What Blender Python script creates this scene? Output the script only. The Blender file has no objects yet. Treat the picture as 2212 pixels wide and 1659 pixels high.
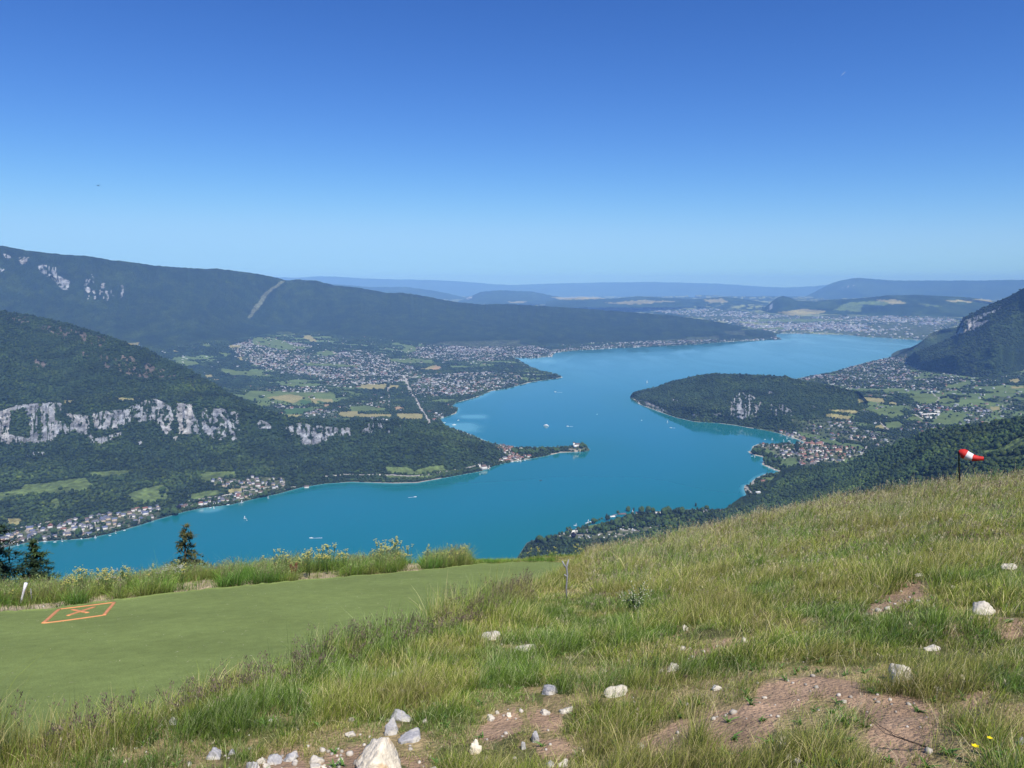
import bpy, math
import numpy as np
from mathutils import Vector
RNG = np.random.default_rng(7)
C = bpy.context.scene.collection
SC = bpy.context.scene

# ---------------------------------------------------------------- camera, sky, sun
PITCH = math.atan((829.5 - 608) / 1661.0)
cam_d = bpy.data.cameras.new("camera"); cam = bpy.data.objects.new("camera", cam_d); C.objects.link(cam)
cam.location = (0, 0, 0); cam.rotation_euler = (math.pi / 2 - PITCH, 0, 0)
cam_d.sensor_width = 36.0; cam_d.lens = 36.0 * 1661 / 2212; cam_d.clip_start = 0.1; cam_d.clip_end = 400000
SC.camera = cam
HAZE = 3.45e-5
SUN_AZ, SUN_EL = math.radians(152), math.radians(56)      # clockwise from the view direction
w = bpy.data.worlds.new("World"); SC.world = w; w.use_nodes = True
nt = w.node_tree; bg = nt.nodes["Background"]
sky = nt.nodes.new("ShaderNodeTexSky"); sky.sky_type = 'NISHITA'; sky.sun_disc = False
sky.sun_elevation = SUN_EL; sky.sun_rotation = SUN_AZ
sky.altitude = 1200; sky.air_density = 1.0; sky.dust_density = 0.3; sky.ozone_density = 3.5
# the deep blue of clear alpine air: each channel of the sky follows its own slope
SKS = 0.13
sep = nt.nodes.new("ShaderNodeSeparateColor"); com = nt.nodes.new("ShaderNodeCombineColor"); nt.links.new(sky.outputs[0], sep.inputs[0])
for ch, (g_, k_, cap) in enumerate(((1.5, .54, .36), (1.33, .63, .66), (1.13, .83, 1.0))):
    m1 = nt.nodes.new("ShaderNodeMath"); m1.operation = 'MULTIPLY'; m1.inputs[1].default_value = SKS; nt.links.new(sep.outputs[ch], m1.inputs[0])
    m2 = nt.nodes.new("ShaderNodeMath"); m2.operation = 'POWER'; m2.inputs[1].default_value = g_; nt.links.new(m1.outputs[0], m2.inputs[0])
    m3 = nt.nodes.new("ShaderNodeMath"); m3.operation = 'MULTIPLY'; m3.inputs[1].default_value = k_ / SKS; nt.links.new(m2.outputs[0], m3.inputs[0]); 
    m4 = nt.nodes.new("ShaderNodeMath"); m4.operation = 'SMOOTH_MIN'; m4.inputs[1].default_value = cap / 1.338 / SKS; m4.inputs[2].default_value = .5 * cap / 1.338 / SKS; nt.links.new(m3.outputs[0], m4.inputs[0]); nt.links.new(m4.outputs[0], com.inputs[ch])
nt.links.new(com.outputs[0], bg.inputs[0]); bg.inputs[1].default_value = SKS
sd_ = bpy.data.lights.new("sun", 'SUN'); sun = bpy.data.objects.new("sun", sd_); C.objects.link(sun)
sd_.energy = 4.2; sd_.angle = math.radians(0.5); sd_.color = (1.0, 0.96, 0.9)
sdir = Vector((math.sin(SUN_AZ) * math.cos(SUN_EL), math.cos(SUN_AZ) * math.cos(SUN_EL), math.sin(SUN_EL)))
sun.rotation_euler = sdir.to_track_quat('Z', 'Y').to_euler()
SC.view_settings.view_transform = 'Standard'; SC.view_settings.look = 'None'
SC.view_settings.exposure = 0.42; SC.view_settings.gamma = 1.0
SC.render.engine = 'CYCLES'; SC.cycles.use_denoising = True
SC.cycles.max_bounces = 5; SC.cycles.diffuse_bounces = 2; SC.cycles.glossy_bounces = 2
SC.cycles.transmission_bounces = 2; SC.cycles.transparent_max_bounces = 4; SC.cycles.volume_bounces = 3
SC.cycles.use_adaptive_sampling = True

# ---------------------------------------------------------------- helpers
F = 1661.0; LAKE = -790.0
cp, sp = math.cos(PITCH), math.sin(PITCH)
def ray(u, v):
    """azimuth direction (unit x,y) and downward slope of the line of sight through a measured point of the photograph"""
    X = (np.asarray(u, float) - 1106) / F; Y = (829.5 - np.asarray(v, float)) / F
    fx = X; fy = cp + Y * sp; fz = -sp + Y * cp
    h = np.hypot(fx, fy)
    return fx / h, fy / h, fz / h
def proj(x, y, z):
    d = y * cp - z * sp; upc = y * sp + z * cp
    return 1106 + F * x / d, 829.5 - F * upc / d
def hsh(ix, iy, s):
    n = (ix.astype(np.int64) * 374761393 + iy.astype(np.int64) * 668265263 + s * 974711) & 0x7fffffff
    n = ((n ^ (n >> 13)) * 1274126177) & 0x7fffffff
    return ((n ^ (n >> 16)) & 0xffff) / 65535.0
def vn(x, y, s=0):
    x = np.asarray(x, float); y = np.asarray(y, float)
    ix = np.floor(x); iy = np.floor(y); fx = x - ix; fy = y - iy
    fx = fx * fx * (3 - 2 * fx); fy = fy * fy * (3 - 2 * fy)
    a = hsh(ix, iy, s); b = hsh(ix + 1, iy, s); c = hsh(ix, iy + 1, s); d = hsh(ix + 1, iy + 1, s)
    return (a * (1 - fx) + b * fx) * (1 - fy) + (c * (1 - fx) + d * fx) * fy
def fbm(x, y, s=0, o=4):
    t = 0; a = .5; tot = 0
    for i in range(o):
        t = t + a * vn(x, y, s + i * 17); tot += a; a *= .5; x = x * 2.03 + 5.1; y = y * 2.03 + 1.7
    return t / tot
def sm(a, b, x):
    t = np.clip((x - a) / (b - a + (1e-12 if a == b else 0)), 0, 1); return t * t * (3 - 2 * t)
def ip(u, pts, k=1):
    p = np.array(pts, float); return np.interp(u, p[:, 0], p[:, k])
def mk(name, V, faces, mat, col=None, smooth=False, parent=None, link=True):
    """one mesh object out of arrays; faces = list of (n,k) index arrays"""
    me = bpy.data.meshes.new(name)
    V = np.asarray(V, np.float32).reshape(-1, 3)
    faces = [np.asarray(f, np.int32) for f in faces if len(f)]
    me.vertices.add(len(V)); me.vertices.foreach_set("co", V.ravel())
    loops = np.concatenate([f.ravel() for f in faces]); cnt = np.concatenate([np.full(len(f), f.shape[1], np.int32) for f in faces])
    me.loops.add(len(loops)); me.loops.foreach_set("vertex_index", loops)
    me.polygons.add(len(cnt)); st = np.zeros(len(cnt), np.int32); st[1:] = np.cumsum(cnt)[:-1]
    me.polygons.foreach_set("loop_start", st)
    if smooth: me.polygons.foreach_set("use_smooth", np.ones(len(cnt), bool))
    me.update(calc_edges=True)
    if col is not None:
        a = me.color_attributes.new("Col", 'FLOAT_COLOR', 'POINT')
        c = np.ones((len(V), 4), np.float32); c[:, :3] = col; a.data.foreach_set("color", c.ravel())
    if mat: me.materials.append(mat)
    o = bpy.data.objects.new(name, me)
    if link: C.objects.link(o)
    if parent: o.parent = parent
    return o
def tag(o, label=None, cat=None, group=None, kind=None):
    if label: o['label'] = label
    if cat: o['category'] = cat
    if group: o['group'] = group
    if kind: o['kind'] = kind
    return o
def empty(name, loc, rz=0, label=None, cat=None, group=None):
    o = bpy.data.objects.new(name, None); C.objects.link(o); o.location = loc; o.rotation_euler = (0, 0, rz)
    return tag(o, label, cat, group)
def dup(root, loc, rz=0, s=1, label=None, group=None, par=None):
    r = root.copy(); C.objects.link(r)
    if par is None:
        r.location = loc; r.rotation_euler = (0, 0, rz); r.scale = (s, s, s) if not hasattr(s, '__len__') else s
        if label: r['label'] = label
        if group: r['group'] = group
    else: r.parent = par
    for ch in KIDS.get(root.name, []): c = dup(ch, None, par=r)
    return r
KIDS = {}
def kid(root, *ch): KIDS.setdefault(root.name, []).extend(ch)
def grid_faces(nu, nv):
    i = np.arange(nu * nv).reshape(nu, nv)
    return np.stack([i[:-1, :-1], i[1:, :-1], i[1:, 1:], i[:-1, 1:]], -1).reshape(-1, 4)

# ---------------------------------------------------------------- materials
def mat(name, col=(.5, .5, .5), rough=.8, attr=False, noise=None, bump=None, spec=.3, mixc=None, trans=0, obj=False, detail=3):
    """principled surface; noise=(scale, amount) mottles the colour, bump=(scale, strength, distance)"""
    m = bpy.data.materials.new(name); m.use_nodes = True; n = m.node_tree; L = n.links
    b = n.nodes["Principled BSDF"]; b.inputs["Roughness"].default_value = rough; b.inputs["Specular IOR Level"].default_value = spec
    tc = n.nodes.new("ShaderNodeTexCoord"); co = tc.outputs["Object"]
    if attr: a = n.nodes.new("ShaderNodeVertexColor"); a.layer_name = "Col"; src = a.outputs[0]
    else: a = n.nodes.new("ShaderNodeRGB"); a.outputs[0].default_value = (*col, 1); src = a.outputs[0]
    if noise:
        for sc_, am in (noise if isinstance(noise[0], tuple) else (noise,)):
            t = n.nodes.new("ShaderNodeTexNoise"); t.inputs["Scale"].default_value = sc_; t.inputs["Detail"].default_value = detail; L.new(co, t.inputs["Vector"])
            mr = n.nodes.new("ShaderNodeMapRange"); mr.inputs[1].default_value = .3; mr.inputs[2].default_value = .7
            mr.inputs[3].default_value = 1 - am; mr.inputs[4].default_value = 1 + am; L.new(t.outputs[0], mr.inputs[0])
            mx = n.nodes.new("ShaderNodeVectorMath"); mx.operation = 'SCALE'; L.new(src, mx.inputs[0]); L.new(mr.outputs[0], mx.inputs["Scale"]); src = mx.outputs[0]
    if mixc:
        c2, sc2, lo, hi = mixc
        t = n.nodes.new("ShaderNodeTexNoise"); t.inputs["Scale"].default_value = sc2; t.inputs["Detail"].default_value = 5; L.new(co, t.inputs["Vector"])
        mr = n.nodes.new("ShaderNodeMapRange"); mr.inputs[1].default_value = lo; mr.inputs[2].default_value = hi; L.new(t.outputs[0], mr.inputs[0])
        mx = n.nodes.new("ShaderNodeMix"); mx.data_type = 'RGBA'; L.new(mr.outputs[0], mx.inputs["Factor"]); L.new(src, mx.inputs["A"]); mx.inputs["B"].default_value = (*c2, 1); src = mx.outputs["Result"]
    L.new(src, b.inputs["Base Color"])
    if bump:
        t = n.nodes.new("ShaderNodeTexNoise"); t.inputs["Scale"].default_value = bump[0]; t.inputs["Detail"].default_value = 5; L.new(co, t.inputs["Vector"])
        bp = n.nodes.new("ShaderNodeBump"); bp.inputs["Strength"].default_value = bump[1]; bp.inputs["Distance"].default_value = bump[2]
        L.new(t.outputs[0], bp.inputs["Height"]); L.new(bp.outputs[0], b.inputs["Normal"])
    if trans:
        tr = n.nodes.new("ShaderNodeBsdfTranslucent"); L.new(src, tr.inputs[0]); ms = n.nodes.new("ShaderNodeMixShader"); ms.inputs[0].default_value = trans
        L.new(b.outputs[0], ms.inputs[1]); L.new(tr.outputs[0], ms.inputs[2]); L.new(ms.outputs[0], n.nodes["Material Output"].inputs[0])
    return m
M = {
 'land': mat("land", rough=.95, attr=True, noise=((.05, .16), (.012, .12)), bump=(.06, .5, 6), spec=.1),
 'mountain': mat("mountain", rough=.95, attr=True, noise=((.045, .42), (.01, .25)), bump=(.05, 1, 22), spec=.1, detail=4),
 'far': mat("far_land", rough=1, attr=True, noise=((.003, .25), (.012, .2)), spec=0),
 'leaf': mat("foliage", rough=.8, attr=True, spec=.15, noise=(.9, .25), bump=(1.2, .8, .6)),
 'leafobj': mat("tree_foliage", (.045, .08, .02), rough=.8, spec=.15, noise=(.5, .35)),
 'darkleaf': mat("dark_foliage", (.022, .04, .018), rough=.8, spec=.15, noise=(.5, .3)),
 'purpleleaf': mat("purple_foliage", (.012, .010, .02), rough=.8, spec=.15, noise=(.5, .3)),
 'bark': mat("bark", (.09, .065, .045), rough=.95, noise=(12, .4), bump=(20, .6, .01)),
 'wall': mat("house_wall", (.72, .69, .63), rough=.9, noise=(.2, .08)),
 'cream': mat("cream_wall", (.58, .47, .34), rough=.9, noise=(.2, .08)),
 'greyroof': mat("grey_roof", (.13, .13, .155), rough=.7, noise=(.5, .15)),
 'redroof': mat("red_roof", (.235, .118, .088), rough=.85, noise=(.5, .2)),
 'brownroof': mat("brown_roof", (.15, .105, .09), rough=.85, noise=(.5, .2)),
 'blueroof': mat("blue_grey_roof", (.12, .14, .21), rough=.6, noise=(.5, .15)),
 'houses': mat("town_surfaces", rough=.85, attr=True),
 'boat': mat("boat_white", (.8, .8, .8), rough=.4),
 'boatdark': mat("boat_dark", (.03, .04, .05), rough=.4),
 'foam': mat("wake_foam", (.75, .82, .85), rough=.8),
 'stone': mat("pale_stone", (.45, .41, .35), rough=.9, noise=(.3, .25)),
}

# ---------------------------------------------------------------- measured regions (traced from crops of the photograph)
CR = {'A': (0, 501.1, .3125), 'B': (432, 587.5, .3125), 'C': (864, 587.5, .3125), 'D': (1520.8, 587.5, .3125), 'E': (0, 864, .3125),
      'F': (483.9, 708.5, .23437), 'T': (1607, 915.9, .15625), 'M': (1641.7, 725.8, .25781), 'N': (1140.5, 1036.8, .1953),
      'L': (0, 1019.6, .15625), 'K': (259.2, 1002.3, .1953), 'U': (1036.9, 933.2, .15625), 'R': (518.4, 1140.6, .3125),
      'S': (1036.9, 1140.6, .3125), 'V': (1520.8, 1140.6, .3125), 'I': (0, 0, 1)}
def tr(c, pts):
    a, b, s = CR[c]; return [(a + x * s, b + y * s) for x, y in pts]
NR, NC = 1700, 2500; UO = 144           # raster of ground cover, one cell per measured unit
CLS = np.zeros((NR, NC), np.uint8); COV = np.ones((NR, NC), np.float32)
def inside(pts, X, Y):
    p = np.array(pts, float); r = np.zeros(X.shape, bool); x0, y0 = p[-1]
    for x1, y1 in p:
        if y0 != y1:
            c = ((y1 > Y) != (y0 > Y)) & (X < (x0 - x1) * (Y - y1) / (y0 - y1) + x1); r ^= c
        x0, y0 = x1, y1
    return r
def paint(k, c, pts, cov=1.0, A=None):
    p = np.array(tr(c, pts)); a = int(max(0, p[:, 0].min() + UO - 1)); b = int(min(NC, p[:, 0].max() + UO + 2))
    t = int(max(0, p[:, 1].min() - 1)); e = int(min(NR, p[:, 1].max() + 2))
    if a >= b or t >= e: return
    X, Y = np.meshgrid(np.arange(a, b) - UO + .5, np.arange(t, e) + .5)
    m = inside(p, X, Y); CLS[t:e, a:b][m] = k; COV[t:e, a:b][m] = cov
def stroke(k, c, pts, wd):
    p = tr(c, pts)
    for (x0, y0), (x1, y1) in zip(p[:-1], p[1:]):
        d = math.hypot(x1 - x0, y1 - y0) or 1; nx, ny = -(y1 - y0) / d * wd / 2, (x1 - x0) / d * wd / 2
        paint(k, 'I', [(x0 + nx, y0 + ny), (x1 + nx, y1 + ny), (x1 - nx, y1 - ny), (x0 - nx, y0 - ny)])
G_, Y_, D_, B_, RK, TN, RD, CL, MO, GR, BE = 1, 2, 3, 4, 5, 6, 7, 8, 9, 10, 11
# towns first, fields over them
TOWNS = [
 ('B', [(190,510),(400,460),(560,470),(780,510),(700,560),(900,560),(1080,540),(1250,560),(1300,600),(1480,660),(1500,720),(1420,760),(1240,770),(1080,800),(900,790),(820,720),(560,700),(400,650),(280,600)], .8),
 ('B', [(400,790),(620,800),(860,790),(900,830),(840,840),(560,850),(380,820)], .5),
 ('B', [(1400,530),(1700,480),(2212,470),(2212,600),(1900,620),(1640,600),(1500,580)], .5),
 ('B', [(1500,740),(1700,700),(2212,700),(2212,790),(2000,800),(1900,840),(1700,860),(1500,850),(1440,780)], .8),
 ('B', [(480,900),(760,940),(700,950),(480,940)], .6), ('B', [(720,980),(800,950),(950,960),(950,1010),(700,1005)], .95),
 ('B', [(980,910),(1300,890),(1300,930),(1020,950)], .35), ('B', [(1150,1000),(1300,1010),(1300,1030),(1200,1025)], .6),
 ('B', [(1600,980),(1700,960),(1680,1010),(1600,1030)], .6),
 ('C', [(870,500),(1050,540),(1200,520),(1500,490),(1800,470),(2212,440),(2212,480),(1800,505),(1500,525),(1200,545),(1050,590),(750,590),(300,610),(50,580),(200,520),(600,490)], .75),
 ('D', [(0,478),(200,462),(480,458),(540,460),(0,492)], .5), ('D', [(140,410),(290,400),(280,440),(160,430)], .25),
 ('C', [(150,700),(640,690),(760,740),(860,760),(640,810),(400,830),(140,800)], .7),
 ('D', [(0,250),(300,280),(700,310),(1300,300),(1750,310),(1700,370),(1100,350),(500,360),(100,330)], .45),
 ('D', [(100,330),(400,370),(700,355),(1150,362),(1500,350),(1650,345),(1600,460),(1440,455),(1300,455),(1100,440),(980,425),(700,413),(500,415),(380,400),(300,380)], .95),
 ('C', [(1740,270),(2212,250),(2212,340),(1900,290)], .5),
 ('M', [(640,340),(720,270),(900,190),(1100,150),(1240,150),(1200,240),(1260,300),(1340,330),(1500,330),(1700,350),(1720,380),(1560,400),(1300,400),(1000,380),(700,400),(600,400),(400,380),(250,360),(250,335),(480,320)], .5),
 ('M', [(640,400),(900,380),(1480,400),(1700,450),(1480,460),(1200,440),(1000,430),(700,440)], .5),
 ('M', [(870,480),(1040,490),(1180,480),(1100,520),(900,500)], .4),
 ('M', [(1230,570),(1480,570),(1600,600),(1880,590),(1920,640),(1830,650),(1600,610),(1500,650),(1490,700),(1350,690),(1290,640)], .8),
 ('M', [(1100,750),(1350,720),(1480,740),(1580,780),(1580,800),(1200,790)], .7),
 ('M', [(1700,690),(1900,620),(1960,640),(1860,720),(1740,740)], .5),
 ('M', [(300,720),(560,720),(740,740),(900,830),(1000,860),(800,880),(600,830),(350,790)], .3),
 ('M', [(250,700),(560,700),(900,790),(1230,850),(1220,900),(1000,930),(700,870),(500,840),(330,800)], .42), ('M', [(2100,800),(2300,790),(2300,870),(2120,850)], .5), ('M', [(2080,560),(2300,540),(2300,640),(2060,620)], .35), ('M', [(380,640),(560,700),(820,760),(800,720),(640,710)], .3),
 ('M', [(1940,500),(2130,520),(2150,560),(2000,560)], .4), ('M', [(2010,650),(2110,645),(2130,690),(2040,695)], .4),
]
for c, p, d in TOWNS: paint(TN, c, p, d)
# villages whose houses are separate things: ground only
VILL = {
 'left': ('L', [(20,880),(180,830),(500,760),(820,690),(1050,650),(1120,700),(1300,610),(1560,590),(1650,560),(1800,530),(2212,460),(2212,650),(1900,720),(1600,800),(1350,860),(1100,900),(700,930),(500,960),(250,990),(20,1050)]),
 'mid': ('K', [(640,450),(1000,420),(1130,370),(1350,310),(1600,300),(1500,370),(1440,385),(1100,440),(900,475),(700,490)]),
 'upper': ('K', [(1000,150),(1300,170),(1500,140),(1830,160),(1820,230),(1820,290),(1680,300),(1500,280),(1200,260),(1050,240)]),
 'duingt': ('U', [(200,180),(280,185),(450,220),(430,260),(520,320),(700,350),(680,380),(380,415),(250,405),(380,350),(300,260)]),
 'talloires': ('T', [(100,320),(250,280),(560,290),(820,255),(1100,260),(1380,320),(1480,330),(1600,400),(1560,450),(1300,500),(1000,560),(870,600),(780,600),(750,520),(700,460),(560,480),(450,440),(420,380),(300,340)]),
 'bay': ('T', [(80,45),(400,90),(800,160),(850,245),(600,160),(380,115),(80,62)]),
 'valley': ('T', [(1430,140),(1620,170),(1850,160),(1850,210),(1640,240),(1450,230)]),
 'camp': ('N', [(300,620),(450,540),(600,540),(700,600),(900,560),(1300,520),(1500,500),(1000,640),(600,660)]),
}
for k, (c, p) in VILL.items(): paint(GR, c, p, 1)
for c, p in [('F', [(480,30),(620,30),(650,60),(560,75),(480,50)]), ('F', [(270,90),(420,85),(550,120),(640,160),(820,180),(700,200),(500,200),(380,170),(250,150)]),
 ('F', [(1520,285),(1750,275),(1940,300),(1920,325),(1700,325),(1540,310)]), ('F', [(1650,160),(1760,165),(1770,210),(1680,240),(1640,200)]),
 ('F', [(730,320),(1240,345),(1240,360),(730,345)]), ('F', [(0,380),(250,400),(450,430),(560,420),(400,450),(60,430)]), ('F', [(850,215),(1000,205),(1060,235),(960,260),(840,250)]),
 ('F', [(230,580),(400,580),(700,590),(900,590),(1010,600),(1030,640),(1000,650),(790,650),(820,690),(700,700),(600,695),(400,660),(200,640),(180,620)]),
 ('F', [(250,685),(440,705),(400,725),(290,710)]), ('F', [(820,690),(920,700),(925,715),(840,705)]), ('F', [(1180,725),(1300,715),(1490,740),(1480,765),(1200,770),(1130,750)]),
 ('F', [(1540,705),(1640,710),(1600,725)]), ('F', [(590,515),(680,520),(660,545),(560,540)]), ('F', [(1620,480),(1700,500),(1690,530)]),
 ('E', [(0,640),(150,615),(160,580),(300,575),(450,555),(590,540),(640,590),(620,610),(520,640),(430,640),(380,650),(300,650),(200,650),(60,680),(0,700)]),
 ('E', [(870,655),(1000,610),(1130,585),(1160,610),(1165,680),(1100,700),(1000,715),(920,700)]), ('E', [(355,690),(400,680),(420,745),(370,750)]),
 ('E', [(600,500),(760,490),(930,485),(850,525),(700,535),(620,520)]), ('E', [(1410,500),(1560,495),(1650,490),(1660,520),(1560,535),(1440,560),(1400,580),(1420,540)]),
 ('E', [(2020,435),(2080,470),(2040,470)]), ('E', [(1280,660),(1500,620),(1560,640),(1350,690)]), ('E', [(-400,640),(0,640),(0,700),(-400,760)]),
 ('A', [(1200,890),(1330,890),(1400,915),(1300,925),(1230,910)]), ('A', [(1400,770),(1460,775),(1450,795),(1400,790)]), ('A', [(1500,830),(1600,840),(1560,860)]), ('A', [(1500,940),(1600,950),(1680,975),(1560,980)]),
 ('B', [(2020,1345),(2200,1350),(2212,1390),(2060,1400)]), ('B', [(1280,1350),(1430,1345),(1480,1380),(1560,1350),(1680,1335),(1700,1370),(1500,1400),(1300,1390)]), ('B', [(1280,1400),(1500,1415),(1650,1395),(1600,1425),(1300,1430)]),
 ('B', [(120,1380),(280,1375),(270,1400),(130,1420)]), ('B', [(0,1395),(110,1385),(100,1430),(0,1440)]),
 ('M', [(1010,470),(1040,450),(1150,450),(1140,470),(1050,485)]), ('M', [(1250,500),(1330,475),(1400,480),(1560,480),(1590,520),(1650,545),(1600,560),(1480,560),(1400,570),(1330,565),(1270,530)]),
 ('M', [(1560,410),(1700,385),(1735,400),(1700,425),(1600,445),(1555,430)]), ('M', [(905,620),(1020,610),(1150,610),(1205,655),(1200,675),(1100,690),(1000,660)]),
 ('M', [(1290,650),(1380,690),(1360,720),(1200,700),(1250,680)]), ('M', [(1040,725),(1160,715),(1200,745),(1110,780),(1070,770)]),
 ('M', [(1440,700),(1520,660),(1650,640),(1720,665),(1690,700),(1600,745),(1540,740),(1460,720)]), ('M', [(1820,560),(1960,555),(1960,580),(1830,585)]),
 ('M', [(1945,420),(2040,415),(2040,485),(1950,485)]), ('M', [(2070,430),(2150,425),(2130,490),(2070,480)]), ('M', [(2150,315),(2212,310),(2212,330),(2160,330)]), ('M', [(2150,480),(2212,470),(2212,500)]),
 ('M', [(1840,960),(2000,950),(2120,880),(2160,850),(2260,870),(2260,930),(2160,960),(1980,990),(1870,990)]), ('M', [(1980,1010),(2260,1000),(2260,1040),(2000,1035)]),
 ('M', [(1290,340),(1380,330),(1440,345),(1300,365)]), ('M', [(610,375),(660,372),(650,390)]), ('M', [(270,398),(380,405),(390,415),(290,410)]),
 ('N', [(500,530),(620,480),(700,470),(720,475),(600,520)]), ('N', [(660,520),(720,490),(830,455),(850,470),(780,500),(690,540)]), ('N', [(1080,360),(1160,360),(1150,385),(1090,385)]), ('N', [(1420,430),(1700,410),(1680,440),(1500,445)]),
 ('T', [(1280,560),(1480,500),(1400,540)]), ('T', [(380,585),(480,600),(490,640),(400,600)]), ('T', [(200,750),(420,720),(440,760),(330,790)])]:
    paint(G_, c, p)
for c, p in [('F', [(720,75),(790,70),(860,125),(800,125),(740,100)]), ('F', [(1800,380),(1920,345),(2000,355),(1980,385)]), ('F', [(790,650),(1000,655),(1005,685),(830,695)]), ('F', [(560,795),(720,800),(680,825),(600,815)]),
 ('F', [(1250,520),(1500,515),(1480,560),(1300,560),(1240,545)]), ('F', [(1510,530),(1610,525),(1600,555),(1520,560)]), ('F', [(1060,770),(1230,765),(1230,790),(1540,790),(1540,820),(1350,825),(1100,820),(1050,800)]),
 ('F', [(1580,790),(1720,785),(1830,790),(1830,840),(1700,845),(1590,830)]), ('F', [(400,640),(600,610),(760,640),(640,690)]), ('F', [(40,155),(160,155),(150,175),(60,178)]), ('F', [(120,265),(170,270),(165,300),(130,290)]),
 ('A', [(450,1165),(510,1165),(500,1180),(440,1180)]), ('A', [(800,1145),(970,1150),(900,1165),(830,1165)]), ('A', [(870,770),(960,765),(960,785),(910,785)]), ('A', [(1405,990),(1460,985),(1470,1005),(1420,1005)]),
 ('A', [(1460,1020),(1520,1015),(1500,1030)]), ('A', [(1180,815),(1240,825),(1200,830)]), ('M', [(820,530),(870,510),(1040,525),(1040,560),(900,545),(830,560)]), ('M', [(550,650),(620,655),(760,675),(740,705),(640,695),(560,675)]),
 ('M', [(560,615),(800,620),(850,650),(700,645)]), ('M', [(1085,550),(1130,555),(1150,575),(1080,575)]), ('M', [(960,755),(1010,740),(1050,765),(1040,780),(970,775)]), ('M', [(1930,595),(2000,590),(2010,620),(1940,625)]),
 ('M', [(2060,365),(2160,355),(2180,370),(2150,395),(2090,385)]), ('M', [(2100,425),(2200,420),(2200,435),(2110,440)]), ('M', [(1080,360),(1170,360),(1160,372),(1080,370)]), ('K', [(1200,280),(1360,262),(1370,290),(1200,320)]),
 ('N', [(1660,545),(1880,510),(1870,545),(1700,555)]), ('L', [(90,640),(280,640),(310,700),(200,740),(120,720)])]:
    paint(Y_, c, p)
for c, p in [('F', [(700,670),(810,665),(815,690),(760,705),(690,700)]), ('F', [(550,745),(790,735),(820,745),(700,795),(560,790)]), ('F', [(860,670),(990,690),(860,690)])]: paint(D_, c, p)
for c, p in [('F', [(1900,380),(1950,355),(2010,360),(1960,390)]), ('F', [(920,700),(985,700),(960,725),(925,722)]), ('F', [(1560,725),(1650,730),(1660,750),(1580,758)])]: paint(B_, c, p)
# far plain patches
for c, p, k in [('D', [(350,325),(800,325),(1000,335),(700,345),(380,345)], G_), ('D', [(500,280),(700,255),(850,270),(800,290),(600,300)], Y_), ('D', [(890,260),(1000,215),(1150,200),(1300,210),(1250,235),(1100,225),(1080,280),(960,265)], G_),
 ('D', [(1200,195),(1330,190),(1400,215),(1300,225)], Y_), ('D', [(1660,195),(1980,190),(2000,215),(1700,205)], Y_), ('D', [(1450,215),(1660,235),(1560,240)], G_), ('D', [(0,190),(120,185),(180,205),(40,215)], Y_),
 ('C', [(1050,175),(1300,170),(1450,180),(1300,190),(1100,190)], Y_), ('C', [(740,205),(880,205),(860,218),(760,215)], Y_), ('C', [(1380,215),(1700,195),(1900,205),(1600,225)], Y_), ('D', [(200,400),(540,380),(560,400)], G_)]:
    paint(k, c, p)
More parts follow.
